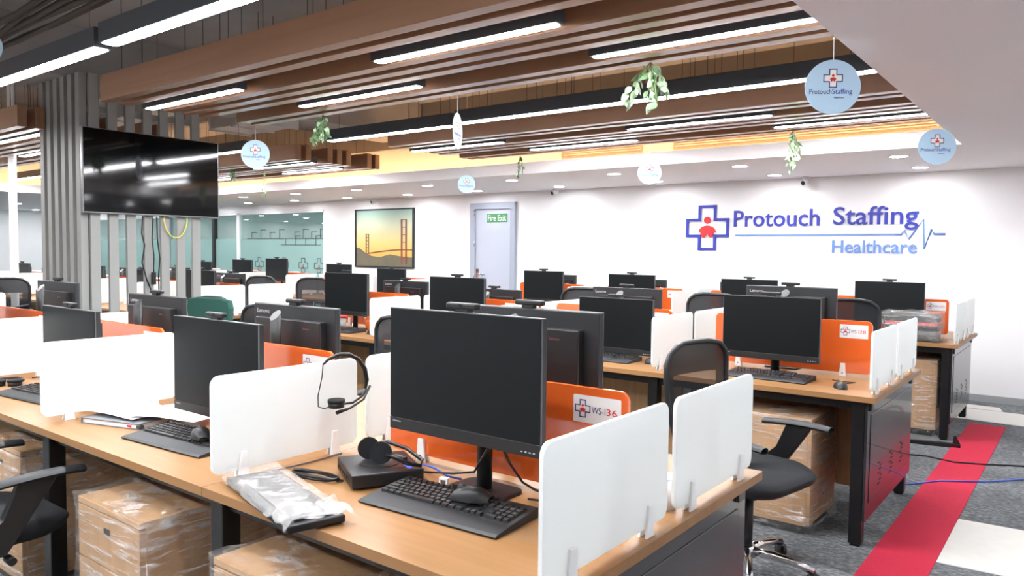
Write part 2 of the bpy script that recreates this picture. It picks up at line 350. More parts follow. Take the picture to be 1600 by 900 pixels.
struct('trim_2', MB().bb(-13.52, -13.5, YF, 6.72, ZS+.02, 2.408, 'ceil'))
struct('wall_bulkhead', MB().bb(-13.9, -.838, 7.05, 7.12, ZS+.02, 2.76, 'duck').bb(-13.9, -.838, 7.0, 7.12, 2.76, SLAB, 'conc'))
struct('wall_bulkhead_left', MB().bb(-13.97, -13.9, YF, 7.05, ZS+.02, SLAB, 'duck'))
# concrete beams and services under the slab
struct('trim_3', MB().bb(-7.6, -6.9, YF, 7.05, 2.86, SLAB, 'slab'))
struct('trim_4', MB().bb(-13.9, -.85, 1.0, 1.3, 3.0, SLAB, 'slab'))
# glazing: mullions, panes, frosted film with crosses
mull = [(-20.4, .06, 'wall'), (-18.3, .05, 'doorf'), (-16.4, .05, 'doorf'), (-14.6, .09, 'steel'), (-13.69, .10, 'wall'), (GX-.03, .06, 'wall')]
gl = MB()
fr = []
for x, w, m in mull: fr.append((x, w, m))
w1 = bpy.data.objects.new('window_1', None); COL.objects.link(w1); w1['kind'] = 'structure'; w1['label'] = 'glazed partition with frosted lower band at the back left'
for x, w, m in fr: put('mullion', MB().bb(x-w/2, x+w/2, YW+.02, YW+.10, 0, 2.135, m), w1)
put('head_rail', MB().bb(XL, GX, YW+.02, YW+.10, 2.10, 2.135, 'wall'), w1)
for (xa, wa, _), (xb, wb_, _) in zip(fr, fr[1:]):
    p = put('pane', MB().bb(xa+wa/2, xb-wb_/2, YW+.055, YW+.065, .02, 2.10, 'glass'), w1)
    f = put('frosted_film', MB().bb(xa+wa/2, xb-wb_/2, YW+.050, YW+.053, .02, 1.62, 'frost'), p)
for x in (-13.0, -12.2, -11.62, -11.16, -15.4, -17.2):
    mb = MB(); add_cross(mb, .26, .016, 'tealink', T_(x, YW+.048, 1.13) @ RX90, .002); add_figure(mb, .2, 'dimred2', T_(x, YW+.047, 1.10) @ RX90, .002); put('cross_decal', mb, w1)
for xa, xb, z in ((-13.4, -12.2, 1.62), (-12.3, -11.1, 1.5), (-12.0, -11.0, 1.62)):
    mb = MB(); mb.bb(xa, xb, YW+.045, YW+.047, z, z+.012, 'slatb')
    for k in range(4):
        x = xa+(xb-xa)*(k+.5)/4; mb.bb(x, x+.012, YW+.045, YW+.047, z, z+.12+.05*(k % 2), 'slatb'); mb.bb(x, x+.16, YW+.045, YW+.047, z+.12+.05*(k % 2), z+.132+.05*(k % 2), 'slatb')
    put('line_decal', mb, w1)
hs = thing('hanging_sign', 'small glowing lilac sign behind the glass partition', 'sign', (-11.9, 9.61, 2.0))
put('face', MB().bb(-.2, .2, -.01, .01, -.065, .065, 'glow'), hs); put('rod', MB().cyl((0, 0, .065), (0, 0, .6), .008, 'steel', n=8), hs)
# door in the back wall
dr = bpy.data.objects.new('door_1', None); COL.objects.link(dr); dr['kind'] = 'structure'; dr['label'] = 'pale grey fire exit door in the back wall'
mb = MB(); mb.bb(-7.46, -7.37, YW-.05, YW, 0, 2.14, 'doorf'); mb.bb(-6.70, -6.615, YW-.05, YW, 0, 2.14, 'doorf'); mb.bb(-7.37, -6.70, YW-.05, YW, 2.05, 2.14, 'doorf')
put('door_frame', mb, dr)
leafd = put('door_leaf', MB().bb(-7.37, -6.70, YW-.02, YW, 0.01, 2.05, 'door'), dr)
mb = MB(); mb.bb(-7.35, -7.30, YW-.035, YW-.02, 1.02, 1.16, 'chrome'); mb.cyl((-7.325, YW-.035, 1.09), (-7.325, YW-.075, 1.09), .01, 'chrome'); mb.cyl((-7.325, YW-.07, 1.09), (-7.15, YW-.07, 1.085), .009, 'chrome')
mb.cyl((-7.2, YW-.07, 1.09), (-7.24, YW-.06, .98), .007, 'chrome'); put('handle', mb, leafd)
for z in (.5, 1.0, 1.5, 1.95): put('hinge', MB().cyl((-7.37, YW-.055, z), (-7.37, YW-.055, z+.09), .008, 'chrome', n=8), dr)
ex = thing('fire_exit_sign', 'green Fire Exit sign on the grey door', 'sign', (-6.961, YW-.024, 1.915))
put('sign_plate', MB().bb(-.19, .19, -.004, .003, -.062, .062, 'exitg'), ex)
mb = MB(); add_text(mb, 'Fire Exit', .34, .085, 'white', T_(-.17, -.0045, -.042) @ RX90, .001); put('lettering', mb, ex)

# ---------------------------------------------------------------- wall sign
sg = thing('company_wall_sign', 'large blue raised lettering and cross logo on the white back wall', 'sign', (0, 0, 0))
YS = YW-.001
mb = MB(); add_cross(mb, .51, .032, 'blue', T_(-3.72, YS, 1.737) @ RX90, .018); put('cross_outline', mb, sg)
mb = MB(); add_figure(mb, .56, 'redink', T_(-3.72, YS, 1.737) @ RX90, .016); put('red_figure', mb, sg)
letters(sg, 'Protouch', -3.39, 1.749, .97, .185, 'blue', YS)
letters(sg, 'Staffing', -2.275, 1.757, .83, .19, 'blue', YS)
letters(sg, 'Healthcare', -2.28, 1.452, .83, .135, 'lblue', YS)
put('underline', MB().bb(-3.37, -1.66, YS-.01, YS, 1.638, 1.655, 'lblue'), sg)
P = [(-1.66, 1.647), (-1.60, 1.647), (-1.57, 1.69), (-1.53, 1.60), (-1.40, 1.80), (-1.385, 1.50), (-1.325, 1.70), (-1.30, 1.65), (-1.20, 1.65)]
put('pulse_line', MB().tube([(x, YS-.005, z) for x, z in P], .012, 'lblue', 6), sg)

# ---------------------------------------------------------------- picture, cameras, wall plates
pic = thing('framed_picture', 'framed dusk picture of a suspension bridge on the back wall', 'picture', (-9.38, YW, 0))
put('print', MB().bb(-.68, .68, -.02, -.012, 1.16, 2.09, 'sky'), pic)
fb = MB()
for a in ((-.705, -.68, 1.133, 2.113), (.68, .705, 1.133, 2.113), (-.68, .68, 1.133, 1.16), (-.68, .68, 2.09, 2.113)): fb.bb(a[0], a[1], -.035, 0, a[2], a[3], 'pframe')
put('frame', fb, pic)
hp = [(-.68, 1.16), (.68, 1.16), (.68, 1.31), (.4, 1.33), (.15, 1.36), (-.1, 1.31), (-.3, 1.33), (-.45, 1.38), (-.6, 1.46), (-.68, 1.47)]
put('hills', MB().prism(hp, .002, 'hill', T_(0, -.02, 0) @ RX90), pic)
br = MB()
for x, z0, z1, w in ((.48, 1.2, 1.93, .05), (-.40, 1.36, 1.70, .028)):
    for s in (-1, 1): br.bb(x+s*w-.018*w/.05, x+s*w+.018*w/.05, -.026, -.0225, z0, z1, 'bridge')
    for k in range(6):
        z = z0+(z1-z0)*(k+1)/6; br.bb(x-w, x+w, -.025, -.0225, z-.012, z, 'bridge')
for k in range(12):
    xa = -.40+(1.08)*k/12; xb = -.40+1.08*(k+1)/12; f = lambda x: 1.355+.07*math.sin(min(1, (x+.4)/.9)*PI/2)
    br.prism([(xa, f(xa)), (xb, f(xb)), (xb, f(xb)+.02), (xa, f(xa)+.02)], .002, 'bridge', T_(0, -.0225, 0) @ RX90)
put('bridge_print', br, pic)
def cctv(x, z, label):
    t = thing('security_camera', label, 'camera', (x, 8.58, ZS))
    h = ZS-z; put('mount', MB().cyl((0, 0, 0), (0, 0, -.03), .04, 'cctv'), t)
    b = put('body', MB().cyl((0, .03, -h+.01), (-.02, -.05, -h-.015), .034, 'cctv', n=20), t)
    put('lens', MB().cyl((-.02, -.049, -h-.0145), (-.022, -.054, -h-.016), .024, 'blk', n=20), b)
    put('bracket', MB().cyl((0, 0, -.03), (0, 0, -h), .014, 'cctv'), t)
cctv(-9.52, 2.233, 'small white security camera above the framed picture')
cctv(-5.88, 2.243, 'small white security camera to the right of the door')
cctv(-2.545, 2.225, 'small white security camera above the company sign')
for xa, xb, n in ((-5.27, -5.06, 'left'), (-5.02, -4.80, 'right')):
    t = thing('wall_socket', f'faint white socket plate on back wall, {n} one of the pair', 'socket', ((xa+xb)/2, YW, 1.25), group='wall socket plates')
    put('plate', MB().bb(-.1, .1, -.008, 0, -.04, .04, 'white', .003), t); put('switch', MB().bb(-.07, .07, -.011, -.008, -.02, .02, 'white', .001), t)

# ================================================================ ceiling things
# -- downlights in the soffits
dl = Proto()
ring = MB(); ring.lathe([(.085, 0), (.085, -.006), (.068, -.006), (.068, 0)], 'white', 28); dl.add('trim_ring', ring)
dl.add('diffuser', MB().cyl((0, 0, -.001), (0, 0, -.004), .068, 'down', n=28))
rows = [('front', 7.2), ('rear', 8.21)]
k = 0
for rn, y in rows:
    for i in range(14):
        dl.make('downlight', f'round downlight in the back soffit, {rn} row, {NTH[i]} from right', 'downlight', (-1.37-1.4*i, y, ZS), group='soffit downlights')
for j, x in enumerate((-15.64, -17.07, -19.9)):  # few real ones by the back; the rest added to brighten the left wall
    for i in range(6): dl.make('downlight', f'round downlight of the partly added grid in the left soffit, {["inner", "middle", "outer"][j]} row, {NTH[i]} from back', 'downlight', (x, 5.95-1.4*i, ZS), group='soffit downlights')
for j, x in enumerate((.55, 1.95)):  # out of view, added to brighten the faces turned to the right
    for i in range(7): dl.make('downlight', f'added unseen downlight in the right soffit, {["inner", "outer"][j]} row, {NTH[i]} from back wall', 'downlight', (x, 7.2-1.4*i, ZS), group='soffit downlights')
for i, x in enumerate((-11.4, -12.6, -13.8, -15.2, -16.6, -18, -19.2)):  # added to brighten the room behind the glass
    dl.make('downlight', f'added round downlight inside the glazed room, {NTH[i]} from right', 'downlight', (x, 9.7, 2.6), group='added glazed room downlights')
# -- cove strips
tag(put('cove_light_strip', MB().bb(-13.4, -.86, 6.78, 6.80, 2.325, 2.335, 'cove')), 'warm orange light strip in the cove along the back soffit', 'light strip')
tag(put('cove_light_strip', MB().bb(-13.6, -13.58, YF+.2, 6.6, 2.325, 2.335, 'cove')), 'warm orange light strip in the cove along the left soffit', 'light strip')
# -- air grilles on the bulkhead
for i, (xa, xb, w) in enumerate(((-4.75, -3.75, 'left'), (-3.4, -.9, 'right'))):
    t = thing('air_grille', f'linear air grille glowing orange above the back cove, {w} one', 'air grille', ((xa+xb)/2, 7.05, 2.56))
    h = (xb-xa)/2; b = MB()
    for a in ((-h, h, .085, .10), (-h, h, -.10, -.085), (-h, -h+.015, -.085, .085), (h-.015, h, -.085, .085)): b.bb(a[0], a[1], -.012, 0, a[2], a[3], 'grille')
    put('frame', b, t)
    for q in range(8): put('louver', MB().box((0, -.006, -.075+q*.0215), (2*h-.03, .012, .006), 'grille', T=None), t)
# -- linear lights
def lin_proto(L, w, h, wires):
    p = Proto(); b = MB(); b.bb(-L/2, L/2, -w/2, w/2, 0, h, 'house', .003); p.add('housing', b)
    p.add('diffuser', MB().prism(rrect(L-.03, w-.012, min(.02, (w-.014)/2)), .004, 'led', T_(0, 0, -.003)))
    for k in range(wires):
        x = -L/2+.15+(L-.3)*k/(wires-1); p.add('wire', MB().cyl((x, 0, h), (x, 0, SLAB-2.45), .002, 'wire', n=6))
    return p
short = lin_proto(1.21, .072, .075, 2); long3 = lin_proto(3.1, .09, .10, 4); mid16 = lin_proto(1.58, .09, .10, 2)
def L_(p, x, y, label, z=2.445, rz=0): p.make('linear_light', label, 'ceiling light', (x, y, z), rz, group='linear ceiling lights')
L_(short, -4.955, 2.80, 'short linear light in the near baffles, beside the slatted screen')
L_(short, -2.53, 2.83, 'short linear light in the near baffles, top centre of the view')
L_(short, -3.94, 3.39, 'short linear light in rear gap of near baffles, left one')
L_(short, -1.52, 3.42, 'short linear light in rear gap of near baffles, cut by white soffit')
L_(short, -5.01, 5.57, 'short linear light in the far baffles, front gap, left one')
L_(short, -2.51, 5.58, 'short linear light in the far baffles, front gap, right one')
L_(short, -3.92, 6.14, 'short linear light in the far baffles, rear gap, left one')
L_(short, -1.49, 6.14, 'short linear light in the far baffles, rear gap, cut by white soffit')
L_(mid16, -4.96, 4.615, 'long black pendant light above the middle bench, left section')
L_(long3, -2.53, 4.56, 'long black pendant light above the middle bench, right section')
L_(mid16, -4.84, 1.815, 'black pendant light above the nearest bench, left section')
L_(long3, -2.42, 1.80, 'black pendant light above the nearest bench, right section')
for i, x in enumerate((-8.12, -10.5)):
    L_(short, x, 2.85, f'short linear light in left-hand near baffles, front gap, {NTH[i]} from screen')
for i, x in enumerate((-9.1, -11.4)):
    L_(short, x, 3.43, f'short linear light in left-hand near baffles, rear gap, {NTH[i]} from screen')
for i, x in enumerate((-7.92, -10.3)):
    L_(short, x, 5.66, f'short linear light in left-hand far baffles, front gap, {NTH[i]} from aisle')
for i, x in enumerate((-8.15, -10.6)):
    L_(short, x, 6.25, f'short linear light in left-hand far baffles, rear gap, {NTH[i]} from aisle')
L_(long3, -8.55, 4.56, 'long black pendant light over the left-hand bench behind the television')
L_(long3, -11.75, 4.56, 'long black pendant light over the left-hand bench, farther left section')
L_(long3, -9.2, 1.81, 'long black pendant light over the far-left front bench')
for i, (x, y) in enumerate(((-2.5, -1.0), (-5.6, -1.0), (-9.5, -1.0))):  # unseen pendants added for the room lighting
    L_(long3, x, y, f'added unseen pendant light behind the camera, {NTH[i]} from right')
for x, y, w in ((-1.5, .68, 'right one'), (-3.9, .68, 'left one'), (-2.5, .09, 'farther back, right one'), (-5.0, .09, 'farther back, left one')):  # unseen, added to lift the light on the front benches
    L_(short, x, y, f'added unseen short light above the camera, {w}')
# -- timber baffles
OFFS = [0, .14, .455, .595, .735, 1.065, 1.20]
def baffles(y0, xa, xb, where, dz=0):
    L = xb-xa; me = MB().bb(-L/2, L/2, 0, .075, 0, .18, 'brown', .002).mesh('timber_baffle')
    wm = MB()
    for i, o in enumerate(OFFS):
        t = tag(put('timber_baffle', me, None, ((xa+xb)/2, y0+o, 2.45+dz)), f'brown timber ceiling baffle, {NTH[i]} from front, {where}', 'baffle', 'timber ceiling baffles')
        for k in range(int(L/1.2)+1):
            x = -L/2+.25+k*(L-.5)/max(1, int(L/1.2)); put('suspension_wire', WIRE, t, (x, .0375, .18))
WIRE = MB().cyl((0, 0, 0), (0, 0, SLAB-2.63), .0025, 'wire', n=6).mesh('suspension_wire')
baffles(2.467, -5.566, -.79, 'near set above aisle')
baffles(5.20, -5.58, -.79, 'far set before back cove')
baffles(2.55, -12.6, -7.28, 'near set left of slatted screen')
baffles(5.33, -12.6, -7.23, 'far set above left-hand benches')
# -- services under the slab
def duct(name, label, a, b_, m='duct', cat='duct'):
    t = thing(name, label, cat, (0, 0, 0)); mb = MB(); mb.bb(a[0], b_[0], a[1], b_[1], a[2], b_[2], m, .004); put('casing', mb, t)
    n = max(2, int((b_[0]-a[0])/1.2))
    for k in range(n+1):
        x = a[0]+(b_[0]-a[0])*k/n; put('flange', MB().bb(x-.015, x+.015, a[1]-.02, b_[1]+.02, a[2]-.02, b_[2]+.02, m), t)
    return t
duct('air_duct', 'flanged grey air duct over the aisle behind near baffles', (-12.6, 4.0, 2.86), (-1.2, 4.3, 3.12))
duct('ceiling_cassette', 'pale air conditioning box hung beside the slatted column', (-8.0, 4.75, 2.78), (-7.1, 5.25, 3.05), 'duct', 'air conditioner')
def bundle(label, pts, n, sp, r, m='bundle'):
    t = thing('cable_bundle', label, 'cables')
    for k in range(n): put('cable', MB().tube([(p[0]+random.uniform(-.02, .02), p[1]+sp*(k-n/2)+random.uniform(-.015, .015), p[2]-abs(random.gauss(0, .02))) for p in pts], r*random.uniform(.7, 1.2), m, 6), t)
bundle('sagging bundle of dusty cables under the slab, top left corner', [(-6.8, 2.2, 2.98), (-6.2, 2.14, 2.95), (-5.6, 2.12, 2.95), (-4.9, 2.14, 3.0), (-4.2, 2.2, 3.1)], 6, .05, .022)
fx = thing('flexible_duct', 'ribbed flexible duct hanging in the orange glow above aisle', 'duct')
pts = [(-6.25, 6.3, 2.9), (-6.22, 6.25, 2.74), (-6.1, 6.22, 2.66), (-5.9, 6.2, 2.64), (-5.68, 6.2, 2.68)]
put('hose', MB().tube(pts, .07, 'flex', 12), fx)
for k in range(9):
    i = k/2; a = Vector(pts[int(i)]); b_ = Vector(pts[min(4, int(i)+1)]); p = a.lerp(b_, i-int(i)); d = (b_-a).normalized() if (b_-a).length > 0 else Vector((1, 0, 0))
    put('rib', MB().cyl(p-d*.008, p+d*.008, .078, 'slatb', n=14), fx)
# -- hanging blue discs
def hang_disc(cx, cy, cz, r, ztop, yaw, label):
    t = thing('hanging_disc', label, 'hanging sign', (cx, cy, cz), yaw, 'pale blue hanging discs')
    put('card', MB().cyl((0, .002, 0), (0, -.002, 0), r, 'disc', n=48), t)
    put('thread', MB().cyl((0, 0, r*.95), (0, 0, ztop-cz), .0022, 'thread', n=6), t)
    for s in (1, -1):
        R = Matrix.Rotation(0 if s == 1 else PI, 4, 'Z'); b = MB()
        b2 = MB(); Tm = R @ T_(0, -.0022, r*.32) @ RX90
        b2.prism([(x*r*.66, y*r*.66) for x, y in CROSS], .0004, 'white', Tm); add_cross(b2, r*.66, r*.035, 'navy', R @ T_(0, -.0026, r*.32) @ RX90, .0005); add_figure(b2, r*.6, 'redink', R @ T_(0, -.0026, r*.32) @ RX90, .0006)
        put('logo', b2, t)
        add_text(b, 'Protouch', r*.80, r*.19, 'navy', R @ T_(-r*.84, -.0022, -r*.26) @ RX90, .0006); add_text(b, 'Staffing', r*.72, r*.19, 'blue', R @ T_(-r*.02, -.0022, -r*.26) @ RX90, .0006)
        add_text(b, 'Healthcare', r*.36, r*.06, 'navy', R @ T_(r*.05, -.0022, -r*.42) @ RX90, .0006); put('lettering', b, t)
C0 = Vector((0, 0, CAM_H))
def ray_at(px, py, depth): return C0+(fw+(px-800)/F_PX*R_-(py-450)/F_PX*U_)*depth
def disc_px(px, py, rpx, X=None, Y=None, ztop=2.45, yaw=0, label=''):
    d = (fw+(px-800)/F_PX*R_-(py-450)/F_PX*U_); s = (X/d.x) if X is not None else (Y/d.y); p = C0+d*s
    hang_disc(p.x, p.y, p.z, rpx/F_PX*s, ztop, yaw, label)
disc_px(1301, 136, 42, X=-.842, ztop=ZS, yaw=.55, label='largest pale blue logo disc hanging from the white soffit edge')
disc_px(1464, 229, 28, X=-.845, ztop=ZS, yaw=.5, label='pale blue logo disc by the far end of right soffit edge')
disc_px(1015, 270, 18.5, Y=6.30, yaw=.5, label='small pale blue disc hanging left of the wall sign')
disc_px(729, 288, 14, Y=6.42, ztop=SLAB, yaw=.9, label='small pale blue disc hanging left of the fire exit door')
disc_px(399, 241, 22, Y=3.70, yaw=.72, label='pale blue logo disc hanging beside the television')
disc_px(715, 205, 28, Y=3.70, yaw=.66+1.38, label='pale blue disc turned edge on, hanging mid aisle')
disc_px(-16, 75, 23, Y=1.95, yaw=.5, label='pale blue disc cut by the left edge of view')
# -- hanging leaf sprays
def leaf_mesh(m):
    mb = MB(); L, w = .055, .038; P = []
    for i in range(6):
        t = i/5; h = w/2*math.sin(PI*t**.75)*(1 if t < 1 else 0)+.0006; z = -L*t
        P.append([(-h, -.25*h, z), (0, .004*math.sin(PI*t), z), (h, -.25*h, z)])
    mb.grid(P, m); return mb.mesh('leaf')
LF = [leaf_mesh('leaf'), leaf_mesh('leafd')]
def spray(x, y, strands, nleaf, spread, length, label, dark=.3, sc=1.0, z=2.45):
    t = thing('hanging_ivy', label, 'plant', (x, y, z), 0, 'artificial ivy sprays hung from the ceiling')
    rnd = random.Random(int((x*97+y*31)*100))
    for s in range(strands):
        a = rnd.uniform(0, 2*PI); r0 = spread*rnd.uniform(.2, 1); ln = length*rnd.uniform(.6, 1)
        pts = [(math.cos(a)*r0*(q/4)**.6, math.sin(a)*r0*(q/4)**.6*.6, -ln*q/4) for q in range(5)]
        st = put('stem', MB().tube(pts, .002, 'stem', 5), t)
        for q in range(nleaf):
            f = (q+.7)/nleaf*4; i = min(3, int(f)); p = Vector(pts[i]).lerp(Vector(pts[i+1]), min(1, f-i))
            o = put('leaf', LF[1 if rnd.random() < dark else 0], st, p, (rnd.uniform(-.5, .9), rnd.uniform(-.9, .9), rnd.uniform(0, 6.28)))
            k = sc*rnd.uniform(.75, 1.25); o.scale = (k, k, k)
spray(-1.93, 3.70, 9, 6, .17, .24, 'leafy ivy spray hanging at the centre of near baffles', .25, 1.0)
spray(-4.68, 3.70, 9, 8, .11, .21, 'dense green ivy tuft hanging by the television side', .7, .9)
spray(-2.03, 6.43, 5, 9, .07, .34, 'pale ivy spray hanging above the wall sign', .1, 1.0)
spray(-4.88, 6.45, 3, 7, .07, .28, 'thin trailing ivy spray above the door', .6, .8)
spray(-8.80, 5.51, 4, 6, .1, .14, 'small dark ivy spray left of the blue disc', .8, .8)
spray(-8.55, 5.82, 2, 5, .05, .4, 'long thin ivy strand hanging over left-hand bench', .7, .6)
# ================================================================ slatted screen and television
ss = thing('slatted_screen', 'grey floor to ceiling slatted corner screen carrying the television', 'screen', (0, 0, 0))
sm = MB().box((0, 0, 1.43), (.035, .077, 2.86), 'slat', .002).mesh('slat')
for k in range(7): put('slat', sm, ss, (-6.6175, 2.875+.149*k, 0))
sm2 = MB().box((0, 0, 1.43), (.075, .06, 2.86), 'slat', .002).mesh('slat')
for k in range(6): put('slat', sm2, ss, (-6.665-.142*k, 2.80, 0))
put('backing', MB().bb(-7.42, -6.66, 2.84, 2.90, 0, 2.86, 'slatb'), ss)
put('rail', MB().bb(-6.67, -6.635, 2.84, 3.81, 2.55, 2.60, 'slat'), ss); put('rail', MB().bb(-6.67, -6.635, 2.84, 3.81, .25, .30, 'slat'), ss)
tv = thing('television', 'large black flat television hung on the grey slatted screen', 'television', (-6.6, 3.36, 2.06), group=None)
put('casing', MB().bb(.012, .05, -.605, .605, -.352, .352, 'tv', .004), tv)
put('panel', MB().bb(.05, .053, -.595, .595, -.338, .345, 'tvs'), tv)
put('wall_bracket', MB().bb(0, .012, -.2, .2, -.15, .15, 'steel'), tv)
tag(put('hanging_cable', MB().tube([(-6.585, 3.26, 1.70), (-6.585, 3.25, 1.55), (-6.585, 3.275, 1.45), (-6.585, 3.25, 1.3), (-6.585, 3.29, 1.15), (-6.585, 3.33, 1.05)], .006, 'blk', 6)), 'wavy black cable hanging under the television, left one', 'cable')
tag(put('hanging_cable', MB().tube([(-6.585, 3.385, 1.70), (-6.585, 3.39, 1.5), (-6.585, 3.41, 1.33), (-6.585, 3.395, 1.18), (-6.585, 3.40, .98)], .006, 'blk', 6)), 'wavy black cable hanging under the television, right one', 'cable')
pa = thing('power_adapter', 'black power adapter dangling among cables below the television', 'adapter', (-6.572, 3.345, 1.16))
put('brick', MB().box((0, 0, 0), (.03, .035, .11), 'blk', .006), pa); put('lead', MB().tube([(0, 0, .05), (0, .005, .2), (0, -.01, .35), (0, 0, .53)], .005, 'blk', 6), pa)
tag(put('cable_loop', MB().tube([(-6.585, 3.56+.11*math.cos(t), 1.71-.19*math.sin(t)) for t in [PI*k/12 for k in range(13)]], .006, 'cabley', 6)), 'yellow cable loop under the right side of the television', 'cable')
tag(put('pillar', MB().bb(-9.84, -9.66, 3.34, 3.37, 0, SLAB, 'wall', .01)), 'white square pillar near the left edge of view', 'pillar')
# ================================================================ benches
ORD = ['right-end', 'second-from-right', 'third-from-right', 'fourth-from-right', 'fifth-from-right']
def slots_mesh():
    mb = MB()
    for r in range(7):
        y = (-.045, -.015, .0)[r % 3]; mb.bb(0, .0015, y, y+.045, r*.018, r*.018+.005, 'slot')
    return mb.mesh('vent_slots')
SLOTS = slots_mesh()
TOPM = MB().bb(-MW+.0008, -.0008, 0, D/2, -.027, 0, 'oak', .0006).mesh('worktop')
LEGM = MB().bb(-.03, .03, -.03, .03, .012, DZ-.027, 'steel', .003).bb(-.022, .022, -.022, .022, 0, .012, 'wood2').mesh('leg')
MODM = MB().bb(-MW+.065, -.065, -.009, .009, .14, DZ-.06, 'pedw').mesh('modesty_panel')
BEAMM = MB().bb(-MW+.03, -.03, -.025, .025, -.05, 0, 'steel').mesh('beam')
def endpanel():
    mb = MB(); mb.bb(-.012, 0, .035, D-.035, .13, DZ-.028, 'sheet', .002); mb.bb(0, .003, .10, D-.10, .21, DZ-.10, 'sheet', .0025)
    return mb.mesh('end_panel')
ENDM = endpanel()
def bench(xr, y, n, label):
    t = thing('workbench', label, 'workbench', (xr, y, 0), group='oak topped benches')
    for i in range(n):
        put('worktop', TOPM, t, (-i*MW, 0, DZ)); put('worktop', TOPM, t, (-i*MW, D/2, DZ))
        put('modesty_panel', MODM, t, (-i*MW, D/2, 0))
        for yy in (.09, D-.09): put('beam', BEAMM, t, (-i*MW, yy, DZ-.027))
    for i in range(n+1):
        x = -.085 if i == 0 else (-n*MW+.085 if i == n else -i*MW)
        for yy in (.075, D-.075): put('leg', LEGM, t, (x, yy, 0))
    for x, s in ((-.04, 1), (-n*MW+.04, -1)):
        e = put('end_panel', ENDM, t, (x, 0 if s == 1 else D, 0), (0, 0, 0 if s == 1 else PI))
        for k in range(3): put('vent_slots', SLOTS, e, (.003, .33+.27*k, .26))
    return t
BN = {'b1': 'nearest bench', 'b2': 'middle bench', 'b3': 'bench by the back wall', 'l1': 'far-left front bench', 'l2': 'left-hand bench behind the television', 'l3': 'back-left bench by the glass'}
BX = {'b1': X0, 'b2': X0, 'b3': X0, 'l1': LX, 'l2': LX, 'l3': LX}
BY = {'b1': Y1, 'b2': Y1+PT, 'b3': Y1+2*PT, 'l1': Y1, 'l2': Y1+PT, 'l3': Y1+2*PT}
NS = {'b1': 4, 'b2': 4, 'b3': 4, 'l1': 3, 'l2': 5, 'l3': 5}
BL = {'b1': 'nearest oak topped workbench with black steel end panel', 'b2': 'middle oak topped workbench ending at the red carpet strip', 'b3': 'oak topped workbench standing along the back wall', 'l1': 'oak topped workbench at far left edge, front row',
      'l2': 'oak topped workbench behind the television screen', 'l3': 'oak topped workbench in front of the glass partition'}
for k in BN: bench(BX[k], BY[k], NS[k], BL[k])
# -- divider panels
dv = Proto()
dv.add('panel', MB().prism(rrect(.54, .29, .028), .012, 'acr', T_(.006, 0, .167) @ Matrix.Rotation(-PI/2, 4, 'Y') @ Matrix.Rotation(PI/2, 4, 'Z') if False else Matrix(((0, 0, 1, -.006), (1, 0, 0, 0), (0, 1, 0, .167), (0, 0, 0, 1))), .0015))
cl = MB()
for s in (-1, 1): cl.prism([(-.019, 0), (.019, 0), (.010, .078), (-.010, .078)], .007, 'clip', Matrix(((0, 0, s, s*.0062), (1, 0, 0, 0), (0, 1, 0, 0), (0, 0, 0, 1))), .001)
cl = cl.mesh('clip')
dv.add('clip', cl, (0, -.17, 0)); dv.add('clip', cl, (0, .17, 0))
def divider(b, i, side, dx=0, dz=0):
    """i = module line counted from the right end; side 0 near, 1 far"""
    x = BX[b]-i*MW+(-.03 if i == 0 else (.03 if i == NS[b] else 0))+dx; y = BY[b]+(.30 if side == 0 else .885)
    w = 'at its right end' if i == 0 else ('at its left end' if i == NS[b] else f'{["", "first", "second", "third", "fourth"][i]} from right')
    dv.make('divider_panel', f'white acrylic divider on {BN[b]}, {w}, {["near", "far"][side]} side', 'divider', (x, y, DZ+dz), group='white desk dividers')
for b in BN:
    for i in range(0, NS[b]+(0 if b in ('b1', 'b2', 'b3') else 1)):
        for s in (0, 1): divider(b, i, s)
# -- orange screens with stickers
op = MB().prism(rrect(.895, .293, .028), .012, 'orange', T_(0, .006, .1685) @ RX90, .0015).mesh('panel')
oc = MB()
for s in (-1, 1): oc.prism([(-.019, 0), (.019, 0), (.012, .075), (-.012, .075)], .008, 'clip', T_(0, -.006 if s == -1 else .014, 0) @ RX90, .001)
for s in (-1, 1): oc.cyl((0, s*.0135, .02), (0, s*.0155, .02), .004, 'rim', n=10)
oc = oc.mesh('clip')
def orange(b, i, ws=None, logo=False):
    xc = BX[b]-(i+.5)*MW
    t = thing('orange_screen', f'glossy orange screen on {BN[b]}, {ORD[i]} seat' + (f', sticker {ws}' if ws else ''), 'desk screen', (xc, BY[b]+D/2, DZ), group='orange desk screens')
    put('panel', op, t)
    for x in (-.30, .30): put('clip', oc, t, (x, 0, 0))
    if ws or logo:
        s = put('sticker', MB().prism(rrect(.148, .075, .004), .001, 'sticker', T_(.352, -.006, .255) @ RX90), t)
        mb = MB(); add_cross(mb, .046, .0028, 'navy', T_(.308, -.0072, .256) @ RX90, .0005); add_figure(mb, .05, 'redink', T_(.308, -.0072, .256) @ RX90, .0005); put('logo', mb, s)
        if ws:
            mb = MB(); add_text(mb, ws[:4], .042, .018, 'navy', T_(.337, -.0072, .246) @ RX90, .0005); add_text(mb, ws[4:], .033, .018, 'redink', T_(.382, -.0072, .246) @ RX90, .0005); put('lettering', mb, s)
WS = {('b1', 0): 'WS-136', ('b2', 0): 'WS-128', ('b3', 0): 'WS-120'}
for b in BN:
    for i in range(NS[b]): orange(b, i, WS.get((b, i)), True)

